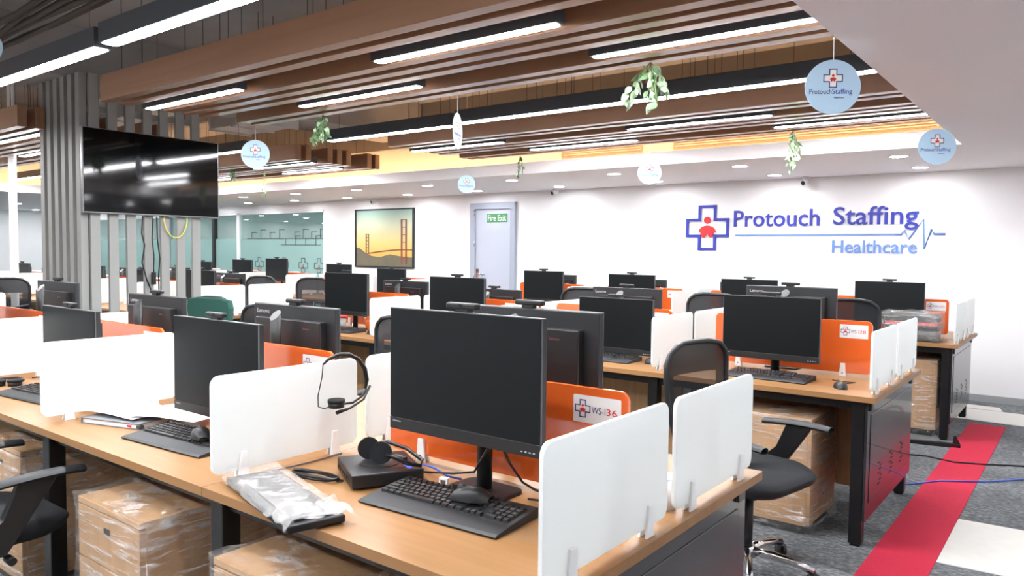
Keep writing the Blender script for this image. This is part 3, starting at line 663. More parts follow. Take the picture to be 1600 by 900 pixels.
# ================================================================ monitors
HW, HH = .54, .352
mp = Proto()
b = MB(); b.prism(rrect(.20, .135, .03), .010, 'blk', T_(0, -.003, 0), .002); mp.add('base', b)
b = MB(); bmc = bmesh.new(); bmesh.ops.create_cone(bmc, cap_ends=True, segments=24, radius1=.024, radius2=.024, depth=.40)
for f in bmc.faces: f.smooth = len(f.verts) == 4
for v in bmc.verts:
    v.co.y *= .8; v.co.z += .21
    if v.co.z > .3: v.co.z -= v.co.y*1.0
b._merge(bmc, 'post', None, smooth=None); mp.add('stand', b, (0, .0, 0))
b = MB(); b.bb(-HW/2, HW/2, -.105, -.083, 0, HH, 'mon', .004); b.bb(-HW/2-.001, HW/2+.001, -.108, -.103, -.001, HH+.001, 'rim', .001); H = mp.add('housing', b)
mp.add('screen', MB().bb(-HW/2+.002, HW/2-.002, -.1095, -.108, .036, HH-.002, 'scr'), sub=H)
b = MB(); b.bb(-HW/2+.001, HW/2-.001, -.111, -.108, .001, .034, 'blk', .001); b.bb(-HW/2+.01, HW/2-.01, -.110, -.1085, .034, .036, 'slot'); CH = mp.add('chin', b, sub=H)
b = MB(); add_text(b, 'Lenovo', .032, .006, 'txt', T_(-HW/2+.014, -.1112, .022) @ RX90, .0004)
for k in range(4): b.bb(HW/2-.06+k*.013, HW/2-.054+k*.013, -.1116, -.111, .010, .013, 'txt')
mp.add('lettering', b, sub=H)
b = MB(); b.bb(-.215, .215, -.083, -.052, .04, .297, 'pc', .004); PCB = mp.add('mini_pc', b, sub=H)
RB = Matrix.Rotation(PI, 4, 'Z')
b = MB(); add_text(b, 'ThinkCentre', .042, .008, 'dimred', T_(-.105, -.0516, .262) @ RB @ RX90, .0004); mp.add('lettering', b, sub=H)
b = MB(); add_text(b, 'Lenovo', .085, .018, 'txt', T_(.245, -.0828, .312) @ RB @ RX90, .0004); mp.add('lettering', b, sub=H)
mp.add('mount', MB().bb(-.03, .03, -.052, -.016, .12, .19, 'blk', .003).bb(-.05, .05, -.052, -.040, .165, .175, 'chrome'), sub=H)
b = MB(); b.bb(-.055, .055, -.108, -.086, HH+.009, HH+.026, 'blk', .005); b.bb(-.022, .022, -.104, -.082, HH, HH+.010, 'blk'); b.cyl((0, -.108, HH+.018), (0, -.1095, HH+.018), .006, 'slot', n=12); mp.add('webcam', b, sub=H)
def monitor(b, i, side, xc, yrel, top, yaw=0, label=None, skip=()):
    """yrel: distance of the visible housing plane behind the bench-one datum; top: height of screen top"""
    y = BY[b]-Y1+yrel; rz = yaw+(PI if side else 0)
    y = y+(.105 if side == 0 else -.105+.022)
    z0 = top-DZ-HH
    lab = label or f'black monitor {["showing its screen", "seen from behind"][side]} on {BN[b]}, {ORD[i]} seat'
    t = mp.make('monitor', lab, 'monitor', (xc, y, DZ), rz, group='desk monitors', shift={'housing': (0, 0, z0)}, skip=skip)
    for o in t.children:
        if o.name.startswith('stand'): o.scale.z = (top-.03-DZ)/.415
    return t
monitor('b1', 0, 0, -1.348, 1.525, 1.264, .0); monitor('b1', 1, 0, -2.465, 1.47, 1.177); monitor('b1', 2, 0, -3.66, 1.47, 1.153); monitor('b1', 3, 0, -5.0, 1.50, 1.17)
monitor('b1', 0, 1, -1.44, 1.95, 1.248); monitor('b1', 1, 1, -2.60, 1.90, 1.199); monitor('b1', 2, 1, -3.75, 1.91, 1.190); monitor('b1', 3, 1, -4.95, 1.92, 1.22)
monitor('b2', 0, 0, -1.424, 1.48, 1.193); monitor('b2', 1, 0, -2.43, 1.51, 1.136); monitor('b2', 2, 0, -3.76, 1.47, 1.232); monitor('b2', 3, 0, -4.99, 1.45, 1.232)
monitor('b2', 0, 1, -1.462, 1.93, 1.233); monitor('b2', 1, 1, -2.60, 1.95, 1.182); monitor('b2', 2, 1, -3.78, 1.93, 1.13); monitor('b2', 3, 1, -4.78, 1.93, 1.16)
monitor('b3', 0, 0, -1.372, 1.55, 1.205); monitor('b3', 1, 0, -2.58, 1.55, 1.187); monitor('b3', 2, 0, -3.83, 1.55, 1.20); monitor('b3', 3, 0, -4.957, 1.55, 1.21)
monitor('b3', 1, 1, -2.75, 1.93, 1.14); monitor('b3', 2, 1, -3.9, 1.95, 1.14); monitor('b3', 3, 1, -5.05, 1.95, 1.16)
for i, (x, t) in enumerate(((-7.40, 1.20), (-8.66, 1.18), (-9.85, 1.2), (-11.0, 1.22), (-12.12, 1.19))): monitor('l2', i, 0, x, 1.53, t)
for i, (x, t) in enumerate(((-7.5, 1.16), (-8.62, 1.2), (-9.8, 1.17), (-11.05, 1.19), (-12.2, 1.17))): monitor('l2', i, 1, x, 1.93, t)
for i, (x, t) in enumerate(((-7.45, 1.18), (-8.53, 1.22), (-10.0, 1.28), (-10.92, 1.25), (-12.1, 1.2))): monitor('l3', i, 0, x, 1.55, t)
for i, (x, t) in enumerate(((-7.5, 1.16), (-8.62, 1.2), (-9.8, 1.17))): monitor('l1', i, 1, x, 1.93, t)

# ================================================================ keyboards and mice
U = .0187
ROWS = [[1.25]*3+[6.25]+[1.25]*4, [2.25]+[1]*10+[2.75], [1.75]+[1]*11+[2.25], [1.5]+[1]*12+[1.5], [1]*13+[2], [1.0714]*14]
def key_list():
    K = []
    for r, row in enumerate(ROWS):
        x = 0; y = r*U+(.006 if r == 5 else 0)
        for w in row: K.append((x+w/2, y, w)); x += w
        ox = 15.35
        if r == 0: K += [(ox+.5+q, y, 1) for q in range(3)]
        if r == 1: K.append((ox+1.5, y, 1))
        if r in (3, 4, 5): K += [(ox+.5+q, y, 1) for q in range(3)]
        ox = 18.7
        if r == 0: K += [(ox+1, y, 2), (ox+2.5, y, 1), (ox+3.5, y, 1)]
        elif r < 5: K += [(ox+.5+q, y, 1) for q in range(4)]
    return [(x*U-.2125, y-.005, w) for x, y, w in K]
KEYS = key_list()
def keycap(w):
    mb = MB(); a, c, h = w*U/2-.001, U/2-.001, .008; bm = bmesh.new(); v = []
    for s, z in ((1, 0), (.8, h)):
        aa, cc = (a, c) if z == 0 else (a-.002, c-.0025)
        v.append([bm.verts.new(p) for p in ((-aa, -cc, z), (aa, -cc, z), (aa, cc+.0, z), (-aa, cc, z))])
    bm.faces.new(v[1])
    for k in range(4): bm.faces.new((v[0][k], v[0][(k+1) % 4], v[1][(k+1) % 4], v[1][k]))
    mb._merge(bm, 'keyc'); return mb
KCM = {}
def kbody():
    mb = MB(); mb.prism([(-.085, .004), (-.08, .0), (.105, .0), (.105, .026), (-.02, .016), (-.075, .010), (-.085, .006)], .455, 'blk2', Matrix(((0, 0, 1, -.2275), (1, 0, 0, 0), (0, 1, 0, 0), (0, 0, 0, 1))), .001)
    return mb
def ktop(y): return .016+(y+.02)/(.125)*.010-.001
kb_body = kbody().mesh('body')
allk = MB()
for x, y, w in KEYS:
    q = keycap(w); b2 = q.bm; allk._merge(b2, 'keyc', T_(x, y, ktop(y)) @ Matrix.Rotation(.08, 4, 'X'))
allk = allk.mesh('keycaps')
def keyboard(x, y, rz, label, fine=False, z=DZ):
    t = thing('keyboard', label, 'keyboard', (x, y, z), rz, 'black keyboards'); put('body', kb_body, t)
    if fine:
        for kx, ky, w in KEYS:
            if w not in KCM: KCM[w] = keycap(w).mesh('key')
            put('key', KCM[w], t, (kx, ky, ktop(ky)), (.08, 0, 0))
    else: put('keycaps', allk, t)
    return t
keyboard(-1.325, 1.435, .06, 'black keyboard with mouse on top on the nearest bench, right-end seat', True)
keyboard(-2.50, 1.36, .07, 'black keyboard on nearest bench beside the loose papers', True)
keyboard(-3.76, 1.375, .10, 'black keyboard at the left edge of nearest bench', True)
keyboard(-1.40, 4.12, -.02, 'black keyboard on the middle bench, right-end seat', False)
keyboard(-2.46, 4.14, 0, 'black keyboard on the middle bench, second-from-right seat')
keyboard(-3.72, 4.12, .03, 'black keyboard on the middle bench, third-from-right seat')
keyboard(-4.98, 4.085, .03, 'black keyboard on the middle bench, left-end seat')
keyboard(-5.0, 1.42, .05, 'black keyboard on nearest bench, left-end seat')
def mouse_mesh(w=.032, l=.055, h=.036):
    P = []
    for i in range(9):
        t = i/8; yy = -l+2*l*t; hh = h*math.sin(PI*min(.97, max(.06, t*.85+.1)))**.6; ww = w*(.55+.45*math.sin(PI*min(1, t*.9+.05)))
        if i in (0, 8): ww *= .75; hh *= .55
        row = []
        for j in range(9):
            a = PI*j/8; row.append((ww*math.cos(a), yy, hh*math.sin(a)**.7))
        P.append(row)
    mb = MB(); mb.grid(P, 'blk'); mb.prism([(w*.9*math.cos(2*PI*k/20), l*.97*math.sin(2*PI*k/20)) for k in range(20)], .004, 'blk')
    b = mb.bm; return mb.mesh('shell')
MS = mouse_mesh(); WH = MB().cyl((-.004, .028, .029), (.004, .028, .029), .008, 'rim', n=12).mesh('scroll_wheel')
BTN = MB().bb(-.0008, .0008, .005, .052, .024, .0345, 'slot').mesh('button_gap')
def mouse(x, y, rz, label, z=DZ, cable=None, tilt=0):
    t = thing('mouse', label, 'mouse', (x, y, z), rz, 'black mice'); t.rotation_euler = (tilt, 0, rz); put('shell', MS, t); put('scroll_wheel', WH, t); put('button_gap', BTN, t)
    if cable: put('cable', MB().tube(cable, .0022, 'blk', 6), t)
mouse(-1.275, 1.485, 1.9, 'black mouse resting on the nearest keyboard', DZ+.030, None)
mouse(-2.42, 1.39, 1.2, 'black mouse lying on the keyboard beside papers', DZ+.030)
mouse(-1.005, 4.06, .5, 'black wired mouse on the middle bench, by end panel', DZ, [(0, .05, .006), (.03, .10, .003), (.08, .14, .003), (.12, .17, .003), (.05, .2, .003), (.02, .24, .003)])
mouse(-2.15, 4.19, .3, 'black mouse on the middle bench, second-from-right seat')
mouse(-4.62, 4.13, .5, 'black mouse on the middle bench, left-end seat')
mouse(-3.4, 4.13, .5, 'black mouse on the middle bench, third-from-right seat')

# ================================================================ chairs (front faces +Y)
def chair_proto():
    p = Proto()
    # seat cushion: rounded slab
    rows = []
    for q, (z, s) in enumerate(((.415, .86), (.425, .96), (.45, 1.0), (.475, .98), (.487, .92), (.491, .80), (.493, .55), (.494, .25), (.494, .02))):
        rows.append([(x*s, y*s, z-(.02*max(0, y-.1)/.14 if z > .45 else 0)) for x, y in rrect(.50, .49, .14, 6)])
    b = MB()
    for row in rows: row.append(row[0])
    b.grid(rows, 'fabric'); b.prism([(x*.86, y*.86) for x, y in rrect(.50, .49, .14, 6)], .01, 'blk', T_(0, 0, .408)); p.add('seat', b)
    # curved back
    def bp(u, v):                     # u -1..1 across, v 0..1 up
        hw = .235*(.84+.17*math.sin(PI*min(1, v)*.7)) * (1-max(0, v-.84)**2*10)
        return Vector((hw*u, -.235-.045*v+.045*(1-u*u)*-.6-.02*math.sin(PI*v), .54+.47*v-.03*max(0, abs(u)-.6)*v))
    b = MB(); NU, NV = 14, 16
    for i in range(NU):
        for v in range(NV):
            u = -1+2*(i+.5)/NU; w = (v+.5)/NV; see = abs(u) < .66+.1*w and .28 < w < .66
            b.grid([[bp(-1+2*(i+a)/NU, (v+c)/NV) for a in (0, 1)] for c in (0, 1)], 'mesh' if see else 'meshd')
    bmesh.ops.remove_doubles(b.bm, verts=b.bm.verts, dist=1e-5); p.add('back_mesh', b)
    out = [bp(-1, v/12) for v in range(0, 13)]+[bp(-1+2*i/10, 1) for i in range(1, 10)]+[bp(1, v/12) for v in range(12, -1, -1)]+[bp(1-2*i/10, 0) for i in range(1, 10)]
    p.add('back_frame', MB().tube(out, .013, 'frame', 8, True))
    p.add('lumbar_bar', MB().tube([bp(-.98, .42)+Vector((0, -.01, 0)), bp(-.4, .36)+Vector((0, -.03, 0)), bp(.4, .36)+Vector((0, -.03, 0)), bp(.98, .42)+Vector((0, -.01, 0))], .012, 'frame', 8))
    p.add('spine', MB().tube([(0, -.05, .40), (0, -.22, .40), (0, -.295, .47), (0, -.30, .60), (0, -.295, .71)], [.022, .024, .024, .02, .014], 'blk', 10))
    for s in (-1, 1):
        b = MB(); b.prism([(-.16, .0), (-.06, .0), (.03, .13), (.10, .235), (-.02, .235), (-.07, .12), (-.17, .03)], .03, 'blk', Matrix(((0, 0, s, s*.262), (1, 0, 0, .05), (0, 1, 0, .405), (0, 0, 0, 1))), .003)
        b.bb(s*.20, s*.275, -.10, -.02, .398, .412, 'blk'); A = p.add('armrest', b)
        pd = MB(); rows = []
        for q in range(9):
            t = q/8; yy = -.09+.33*t; w = .036*(.75+.25*math.sin(PI*t)); z = .655-.022*(1-t)**2-.012*t**3
            rows.append([(s*.277+w*math.cos(a), yy, z+.014*math.sin(a)) for a in [2*PI*k/10 for k in range(11)]])
        pd.grid(rows, 'blk2')
        for r in (rows[0], rows[-1]): pd.prism([(0, 0), (.001, 0), (0, .001)], .0001, 'blk2', T_(*r[0]))
        p.add('arm_pad', pd, sub=A)
    p.add('mechanism', MB().bb(-.09, .09, -.12, .09, .36, .408, 'blk', .008)); p.add('gas_lift', MB().cyl((0, 0, .10), (0, 0, .37), .026, 'blk', n=16).cyl((0, 0, .22), (0, 0, .37), .016, 'chrome', n=16))
    L = p.add('lever', MB().cyl((.08, 0, .385), (.24, .01, .375), .006, 'blk', n=8)); p.add('knob', MB().cyl((.235, .01, .375), (.275, .012, .372), .014, 'blk', n=12), sub=L)
    b = MB(); b.cyl((0, 0, .075), (0, 0, .125), .045, 'chrome', .035, 20); B = p.add('base_hub', b)
    legm = MB().tube([(0, .03, .10), (0, .12, .098), (0, .22, .085), (0, .29, .066)], [.021, .019, .017, .015], 'chrome', 10).mesh('base_leg')
    cas = MB().cyl((-.022, 0, .027), (-.006, 0, .027), .027, 'blk', n=16).cyl((.006, 0, .027), (.022, 0, .027), .027, 'blk', n=16).cyl((0, 0, .027), (0, 0, .07), .006, 'steel', n=8).bb(-.02, .02, -.015, .02, .035, .055, 'blk', .006).mesh('caster')
    for k in range(5):
        a = 2*PI*k/5+.3; p.add('base_leg', legm, (0, 0, 0), (0, 0, a)); p.add('caster', cas, (-.29*math.sin(a), .29*math.cos(a), 0), (0, 0, a+.8))
    return p
ch = chair_proto()
def chair(x, y, rz, label, lift=0, **k):
    t = ch.make('office_chair', label, 'chair', (x, y, 0), rz, group='black office chairs', **k)
    if lift:
        for o in t.children:
            if o.name.split('.')[0] not in ('base_hub', 'base_leg', 'caster', 'gas_lift'): o.location.z += lift
    return t
chair(-3.11, .94, 0, 'black office chair with arms at the bottom left, by nearest bench')
chair(-1.195, 3.30, -PI/2-.2, 'black mesh back office chair between nearest and middle benches, right side')
chair(-3.42, 2.98, PI-.1, 'black office chair half hidden behind the largest monitor')
chair(-4.80, 2.95, PI, 'black office chair just right of the green-backed chair', .0)
chair(-3.62, 5.50, PI+.05, 'black office chair behind middle bench, third-from-right seat', .09)
chair(-2.46, 5.55, PI-.1, 'black office chair behind middle bench, second-from-right seat', .09)
chair(-1.30, 5.62, PI+.5, 'black office chair behind middle bench by the wrapped crate', .09)
chair(-7.55, 5.65, PI+.4, 'black mesh chair with see-through lumbar panel near the left aisle', .06)
chair(-9.78, 2.86, 2.0, 'black office chair at the far left edge, half out of view', .0)
chair(-9.08, 2.98, 1.35, 'black office chair seen side on beside the white pillar', .09)
chair(-12.4, 5.7, PI, 'black office chair behind the slats, farther row', .05); chair(-8.7, 5.65, PI+.3, 'black office chair seen through slats below the television', .05)
gc = chair(-5.92, 3.25, PI+.1, 'chair with green padded back behind the nearest bench', -.0, skip=('back_mesh',))
put('back_pad', MB().prism([(-.24, -.25), (.24, -.25), (.29, .17), (.27, .235), (.15, .25), (-.15, .25), (-.27, .235), (-.29, .17)], .05, 'greenf', T_(0, -.235, .76) @ RX90, .012), gc)

# ================================================================ pedestals in stretch film
def film_box(w, d, h, m, bul=.008, n=8, seed=1):
    rnd = random.Random(seed); b = bmesh.new(); bmesh.ops.create_cube(b, size=1); bmesh.ops.subdivide_edges(b, edges=b.edges[:], cuts=n, use_grid_fill=True)
    for v in b.verts:
        q = v.co.copy(); v.co = Vector((q.x*(w+.012), q.y*(d+.012), (q.z+.5)*(h+.006)+.004)); nrm = Vector((q.x, q.y, 0 if q.z < .45 else .6))
        if nrm.length: nrm.normalize()
        v.co += nrm*abs(rnd.gauss(0, bul)); v.co.z += rnd.gauss(0, bul*.4) if q.z > -.45 else 0
    mb = MB(); mb._merge(b, m, None, True); return mb
def pedestal(x, y, rz, label, seed=1, w=.42, d=.48, h=.60):
    t = thing('pedestal', label, 'drawer unit', (x, y, 0), rz, 'film wrapped drawer pedestals')
    put('carcass', MB().bb(-w/2, w/2, -d/2+.02, d/2, .05, h-.02, 'pedw').bb(-w/2+.02, w/2-.02, -d/2+.03, d/2-.02, 0, .05, 'steel'), t)
    put('top', MB().bb(-w/2, w/2, -d/2, d/2, h-.02, h, 'pedw', .002), t)
    for k in range(3):
        z0 = .055+k*.175; dr_ = put('drawer', MB().bb(-w/2+.002, w/2-.002, -d/2, -d/2+.02, z0, z0+.171, 'pedw', .0015), t)
        put('handle', MB().bb(-.02, .02, -d/2-.004, -d/2, z0+.11, z0+.13, 'steel', .002), dr_)
    put('stretch_film', film_box(w, d, h, 'film', .007, 8, seed), t)
    return t
pedestal(-2.455, 1.33, 0, 'film wrapped oak drawer unit under nearest bench, left of the leg', 1)
pedestal(-1.64, 1.335, 0, 'film wrapped oak drawer unit under nearest bench at bottom centre', 2)
pedestal(-3.62, 1.42, 0, 'film wrapped oak drawer unit at the left edge under nearest bench', 3)
pedestal(-1.335, 4.13, PI/2, 'film wrapped oak drawer unit under the middle bench', 4, .46, .48, .60)
pedestal(-1.18, 6.94, PI/2, 'film wrapped oak drawer unit under the bench by back wall', 5, .44, .46, .60)

# ================================================================ small things on the benches
# mini PC with headset
pcb = thing('desktop_box', 'flat black desktop box under the headset on nearest bench', 'computer', (-1.675, 1.532, DZ), -.503)
put('case', MB().bb(-.11, .11, -.105, .105, .006, .045, 'pc', .004), pcb); put('foot', MB().bb(-.09, .09, -.09, .09, 0, .006, 'slot'), pcb)
b = MB(); b.cyl((0, 0, .045), (0, 0, .0465), .06, 'blk', n=32); put('lid_disc', b, pcb)
b = MB()
for k in range(5): b.bb(-.09+k*.03, -.075+k*.03, -.1062, -.105, .018, .026, 'slot')
put('port', b, pcb); put('logo', MB().bb(.05, .10, .06, .075, .045, .0456, 'cableb'), pcb)
def headset(label, T, boom=True):
    t = thing('headset', label, 'headset'); t.matrix_world = T
    R = .075; pts = [(R*math.cos(a), 0, R*1.1*math.sin(a)) for a in [-.35+k*(PI+.7)/18 for k in range(19)]]
    put('headband', MB().tube(pts, .006, 'blk', 8), t)
    for s in (-1, 1):
        e = put('earcup', MB().cyl((s*.068, 0, -.03), (s*.09, 0, -.03), .028, 'blk', n=20), t); put('ear_pad', MB().cyl((s*.052, 0, -.03), (s*.068, 0, -.03), .031, 'fabric', n=20), e)
    if boom: put('microphone_boom', MB().tube([(.088, 0, -.03), (.09, -.05, -.06), (.07, -.10, -.085), (.05, -.125, -.09)], [.004, .003, .003, .007], 'blk', 8), t)
    return t
h2 = thing('headset', 'black headset lying on the flat desktop box', 'headset', (-1.665, 1.53, DZ+.047), .0)
for x, y, a in ((-.058, .0, .5), (.012, -.012, .9)):
    n = Vector((math.cos(a), -math.sin(a), .12)).normalized(); c = Vector((x, y, .034)); e = put('earcup', MB().cyl(c, c-n*.014, .029, 'blk', n=24), h2); put('ear_pad', MB().cyl(c, c+n*.012, .033, 'fabric', n=24), e)
put('headband', MB().tube([(-.058, .02, .04), (-.02, .045, .05), (.05, .055, .04), (.12, .05, .018), (.135, .03, .008), (.10, .005, .014), (.03, -.006, .034)], .006, 'blk', 8), h2)
put('slider', MB().bb(.03, .10, -.002, .012, .018, .034, 'blk', .004), h2)
put('microphone_boom', MB().tube([(.02, -.012, .03), (.07, -.01, .03), (.12, .01, .015)], .004, 'blk', 8), h2)
hh = thing('headset', 'black headset hooked over the white divider with thin cord', 'headset', (-1.965, 1.65, 1.0))
A = [(1.552, 1.058), (1.575, 1.074), (1.615, 1.084), (1.66, 1.080), (1.70, 1.060), (1.728, 1.025), (1.737, .985), (1.732, .955)]
put('headband', MB().tube([(0, y-1.65, z-1.0) for y, z in A], [.003, .006, .007, .007, .007, .008, .008, .005], 'blk', 8), hh)
put('yoke', MB().tube([(.004, .082, -.045), (.006, .06, -.068), (.008, .02, -.083), (.008, -.04, -.080)], .004, 'blk', 8), hh)
put('microphone_boom', MB().tube([(.012, .092, -.035), (.014, .06, -.078), (.016, .0, -.098), (.016, -.055, -.104)], [.004, .004, .004, .007], 'blk', 8), hh)
ec = put('earcup', MB().cyl((.022, -.062, -.084), (.022, -.062, -.068), .026, 'blk', n=20), hh); put('ear_pad', MB().cyl((.022, -.062, -.068), (.022, -.062, -.058), .028, 'fabric', n=20), ec)
put('cord', MB().tube([(0, -.098, .058), (.004, -.105, .02), (.005, -.122, -.04), (.006, -.122, -.075), (.008, -.10, -.085), (.015, -.085, -.08)], .0018, 'blk', 6), hh)
# coiled cable
rnd = random.Random(3); pts = []
for k in range(46):
    t = k/45*2*PI*3.5; pts.append((-1.815+.085*math.cos(t)+.01*rnd.random(), 1.40+.026*math.sin(t*1.0)+.035*math.cos(t)*.45, DZ+.004+.010*abs(math.sin(t*.7))))
pts += [(-1.75, 1.42, DZ+.004), (-1.72, 1.43, DZ+.004)]
tag(put('coiled_cable', MB().tube(pts, .0034, 'blk', 6)), 'coiled black cable lying in front of the white divider', 'cable')
tag(put('cable_end', MB().tube([(-2.005+.04, 1.34, DZ+.006), (-1.955, 1.40, DZ+.005), (-1.95, 1.5, DZ+.005), (-1.955, 1.62, DZ+.005)], 0.0025, 'slatb', 6)), 'grey cable lying along the foot of the divider', 'cable')
# film wrapped keyboard hanging over the edge
wk = thing('wrapped_keyboard', 'spare keyboard in crumpled clear film overhanging the front edge', 'keyboard', (-1.70, 1.205, DZ+.004), -.27)
put('body', MB().bb(-.24, .24, -.075, .075, 0, .02, 'blk', .004), wk); put('keys', MB().bb(-.22, .22, -.05, .065, .02, .026, 'keyc', .002), wk)
rows = []; rnd = random.Random(5)
for i in range(27):
    rows.append([(-.265+.53*i/26, -.082+.18*j/10+rnd.uniform(-.004, .004), .030+rnd.uniform(0, .007+(.016 if i > 19 else 0))-(.022 if j in (0, 10) else 0)) for j in range(11)])
put('film', MB().grid(rows, 'filmk', True), wk)
# papers, books, marker
bk = thing('document_book', 'grey document book under loose papers on nearest bench', 'book', (-2.97, 1.42, DZ), .28)
put('pages', MB().bb(-.145, .145, -.10, .10, .003, .019, 'paper'), bk); put('cover', MB().bb(-.15, .15, -.105, .105, .019, .022, 'book').bb(-.15, .15, -.105, .105, 0, .003, 'book').bb(-.15, -.145, -.105, .105, 0, .022, 'book'), bk)
def sheet(x, y, z, rz, label, bend):
    rows = [[(-.148+.296*i/8, -.105+.21*j/6, .001+bend*math.sin(i/8*PI*1.4)*(.4+.6*j/6)) for j in range(7)] for i in range(9)]
    o = put('paper_sheet', MB().grid(rows, 'paper'), None, (x, y, z), (0, 0, rz)); tag(o, label, 'paper', 'loose papers')
sheet(-3.02, 1.44, DZ+.0335, .18, 'loose white paper on the grey book, left sheet', .010); sheet(-2.81, 1.52, DZ+.0365, .42, 'loose white paper draped toward the keyboard', .014)
mk = thing('marker_pen', 'short white marker lying against the grey book', 'pen', (-2.845, 1.36, DZ+.009), .25)
put('barrel', MB().cyl((-.045, 0, 0), (.03, 0, 0), .009, 'paper'), mk); put('cap', MB().cyl((.03, 0, 0), (.05, 0, 0), .0095, 'slatb'), mk); put('band', MB().cyl((-.02, 0, 0), (.005, 0, 0), .0093, 'redink'), mk)
# cables below the nearest monitor
for i, (pts, m, l) in enumerate((([(-1.66, 1.69, DZ+.006), (-1.60, 1.66, DZ+.02), (-1.54, 1.63, DZ+.03), (-1.48, 1.62, DZ+.02), (-1.462, 1.66, DZ+.005)], 'cableb', 'blue cable curled behind the nearest keyboard'),
                                ([(-1.62, 1.63, DZ+.006), (-1.54, 1.60, DZ+.025), (-1.44, 1.60, DZ+.04), (-1.36, 1.60, DZ+.06), (-1.30, 1.595, DZ+.15)], 'blk', 'black cable rising to the nearest monitor, left one'),
                                ([(-1.27, 1.60, DZ+.16), (-1.25, 1.62, DZ+.10), (-1.235, 1.66, DZ+.04), (-1.22, 1.70, DZ+.012), (-1.15, 1.71, DZ+.005)], 'blk', 'black cable looping behind the nearest monitor stand'),
                                ([(-1.20, 1.64, DZ+.006), (-1.12, 1.62, DZ+.02), (-1.05, 1.6, DZ+.008), (-.97, 1.56, DZ+.006), (-.93, 1.5, DZ+.006)], 'blk', 'thin black cable right of the nearest keyboard'),
                                ([(-4.3, 1.55, DZ+.006), (-4.2, 1.6, DZ+.02), (-4.12, 1.55, DZ+.03), (-4.08, 1.6, DZ+.006), (-4.02, 1.57, DZ+.03), (-3.99, 1.55, DZ+.1)], 'blk', 'tangled black cable by the left-edge keyboard'))):
    tag(put('desk_cable', MB().tube(pts, .0035, m, 6)), l, 'cable', 'desk cables')
ad = thing('usb_adapter', 'small white plug among the cables behind nearest keyboard', 'adapter', (-1.475, 1.60, DZ+.0), .3); put('plug', MB().bb(-.014, .014, -.008, .008, .0, .022, 'white2', .002), ad); put('port', MB().bb(-.008, .008, -.009, -.008, .006, .016, 'rim'), ad)
hl = thing('headset', 'black headset and lead lying at the left edge of nearest bench', 'headset', (-4.16, 1.44, DZ), .3)
put('headband', MB().tube([(-.08+.08*math.cos(t)*1.0, .06*math.sin(t), 0.014+.006*math.sin(t)) for t in [PI*.1+k*PI*.9/10*1.6 for k in range(11)]], .006, 'blk', 8), hl)
for x, y in ((.0, -.02), (-.06, -.06)): e = put('earcup', MB().cyl((x, y, 0), (x, y, .018), .03, 'blk', n=20), hl); put('ear_pad', MB().cyl((x, y, .018), (x, y, .03), .032, 'fabric', n=20), e)
cup = thing('paper_cup', 'white cup squeezed between the two end dividers of nearest bench', 'cup', (-.885, 1.83, DZ)); put('wall', MB().lathe([(.026, 0), (.035, .085), (.033, .085), (.0245, .004)], 'white2', 24), cup); put('rim', MB().lathe([(.034, .083), (.037, .085), (.034, .088), (.033, .085)], 'white2', 24), cup)
# wrapped crate on the far bench
cr = thing('wrapped_equipment', 'pile of black and red equipment in clear film on far bench', 'package', (-1.15, 6.80, DZ), .04)
for k, (h0, h1, m) in enumerate(((.004, .045, 'blk'), (.05, .085, 'rim'), (.09, .125, 'blk'), (.13, .15, 'redink'), (.155, .205, 'blk'))):
    put('tray', MB().bb(-.19+.01*(k % 2), .19, -.13, .13, h0, h1, m, .004), cr)
put('film', film_box(.40, .28, .215, 'filmd', .008, 8, 9), cr)
bt = thing('black_case', 'small black case beside the wrapped equipment on far bench', 'case', (-1.50, 6.86, DZ), .1); put('body', MB().bb(-.10, .10, -.06, .06, .14, .20, 'blk', .01).bb(-.09, .09, -.05, .05, 0, .14, 'blk', .01), bt); put('clasp', MB().bb(-.02, .02, -.066, -.06, .15, .17, 'rim'), bt)
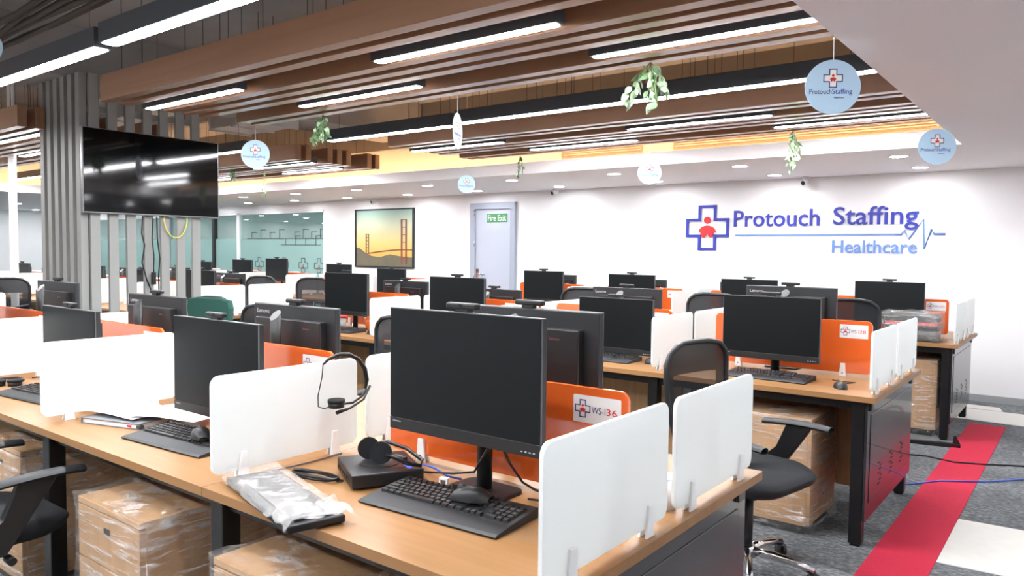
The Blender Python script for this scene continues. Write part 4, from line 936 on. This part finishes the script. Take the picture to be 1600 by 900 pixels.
# jar and bowl on the middle bench
jr = thing('plastic_jar', 'clear plastic jar with pink lid on middle bench', 'jar', (-5.17, 4.28, DZ)); put('glass', MB().lathe([(.042, .0), (.045, .09), (.043, .09), (.040, .004)], 'jar', 20), jr); put('lid', MB().cyl((0, 0, .09), (0, 0, .105), .047, 'redink', n=20), jr); put('contents', MB().cyl((0, 0, .004), (0, 0, .075), .039, 'paper', n=16), jr)
bw = thing('amber_bowl', 'amber orange cup beside the divider on middle bench', 'cup', (-4.82, 4.30, DZ)); put('wall', MB().lathe([(.02, 0), (.045, .05), (.05, .12), (.047, .12), (.04, .05), (.018, .006)], 'bowl', 20), bw); put('handle', MB().tube([(.045, 0, .10), (.075, 0, .09), (.075, 0, .05), (.042, 0, .045)], .005, 'bowl', 6), bw)
wh = headset('white headset hung by the left-end seat of middle bench', T_(-5.42, 4.32, DZ+.061) @ Matrix.Rotation(.5, 4, 'Z'), False)
for o in wh.children:
    o.data = o.data.copy()
    for k in range(len(o.data.materials)): o.data.materials[k] = M['white2']
# eyeglasses-like cable by the second divider of the middle bench
tag(put('desk_cable', MB().tube([(-1.955, 4.0, DZ+.005), (-1.93, 3.98, DZ+.05), (-1.90, 4.02, DZ+.075), (-1.88, 4.05, DZ+.04), (-1.93, 4.03, DZ+.012), (-1.90, 3.96, DZ+.006)], .0035, 'blk', 6)), 'looped black lead against divider of the middle bench', 'cable', 'desk cables')
# floor things
tag(put('floor_cable', MB().tube([(-1.1, 5.95, .006), (-.9, 6.02, .006), (-.72, 5.95, .009), (-.55, 6.02, .009), (-.35, 6.15, .006), (.1, 6.2, .006)], .006, 'blk', 6)), 'black cable crossing the red carpet strip', 'cable')
tag(put('floor_cable', MB().tube([(-1.0, 5.05, .006), (-.85, 5.22, .006), (-.72, 5.4, .009), (-.5, 5.55, .009), (-.3, 5.8, .006), (.1, 6.0, .006)], .005, 'cableb', 6)), 'blue network cable crossing the red carpet strip', 'cable')
ft = thing('steel_foot', 'black steel foot bar on the carpet before far bench', 'bar', (-.92, 6.42, 0), .2); put('bar', MB().bb(-.28, .18, -.02, .02, 0, .03, 'steel', .003), ft); put('upright', MB().prism([(.13, .03), (.18, .03), (.15, .09), (.135, .09)], .03, 'steel', T_(0, .015, 0) @ RX90), ft)
tag(put('plastic_scrap', MB().grid([[(.02*i, .03*j, .004+.012*abs(math.sin(i*2.1+j))) for j in range(5)] for i in range(7)], 'filmk'), ), 'scrap of clear film on the carpet at right edge', 'scrap'); bpy.data.objects['plastic_scrap'].location = (-.36, 6.45, .0)
rc = thing('red_tool', 'red and black handled tool on the cream tile at right edge', 'tool', (-.36, 7.45, .006), .4); put('handle', MB().tube([(0, 0, .02), (.05, .05, .05), (.12, .05, .05), (.16, 0, .02)], .012, 'redink', 8), rc); put('grip', MB().tube([(.03, .035, .042), (.08, .052, .052), (.13, .04, .046)], .015, 'blk', 8), rc)
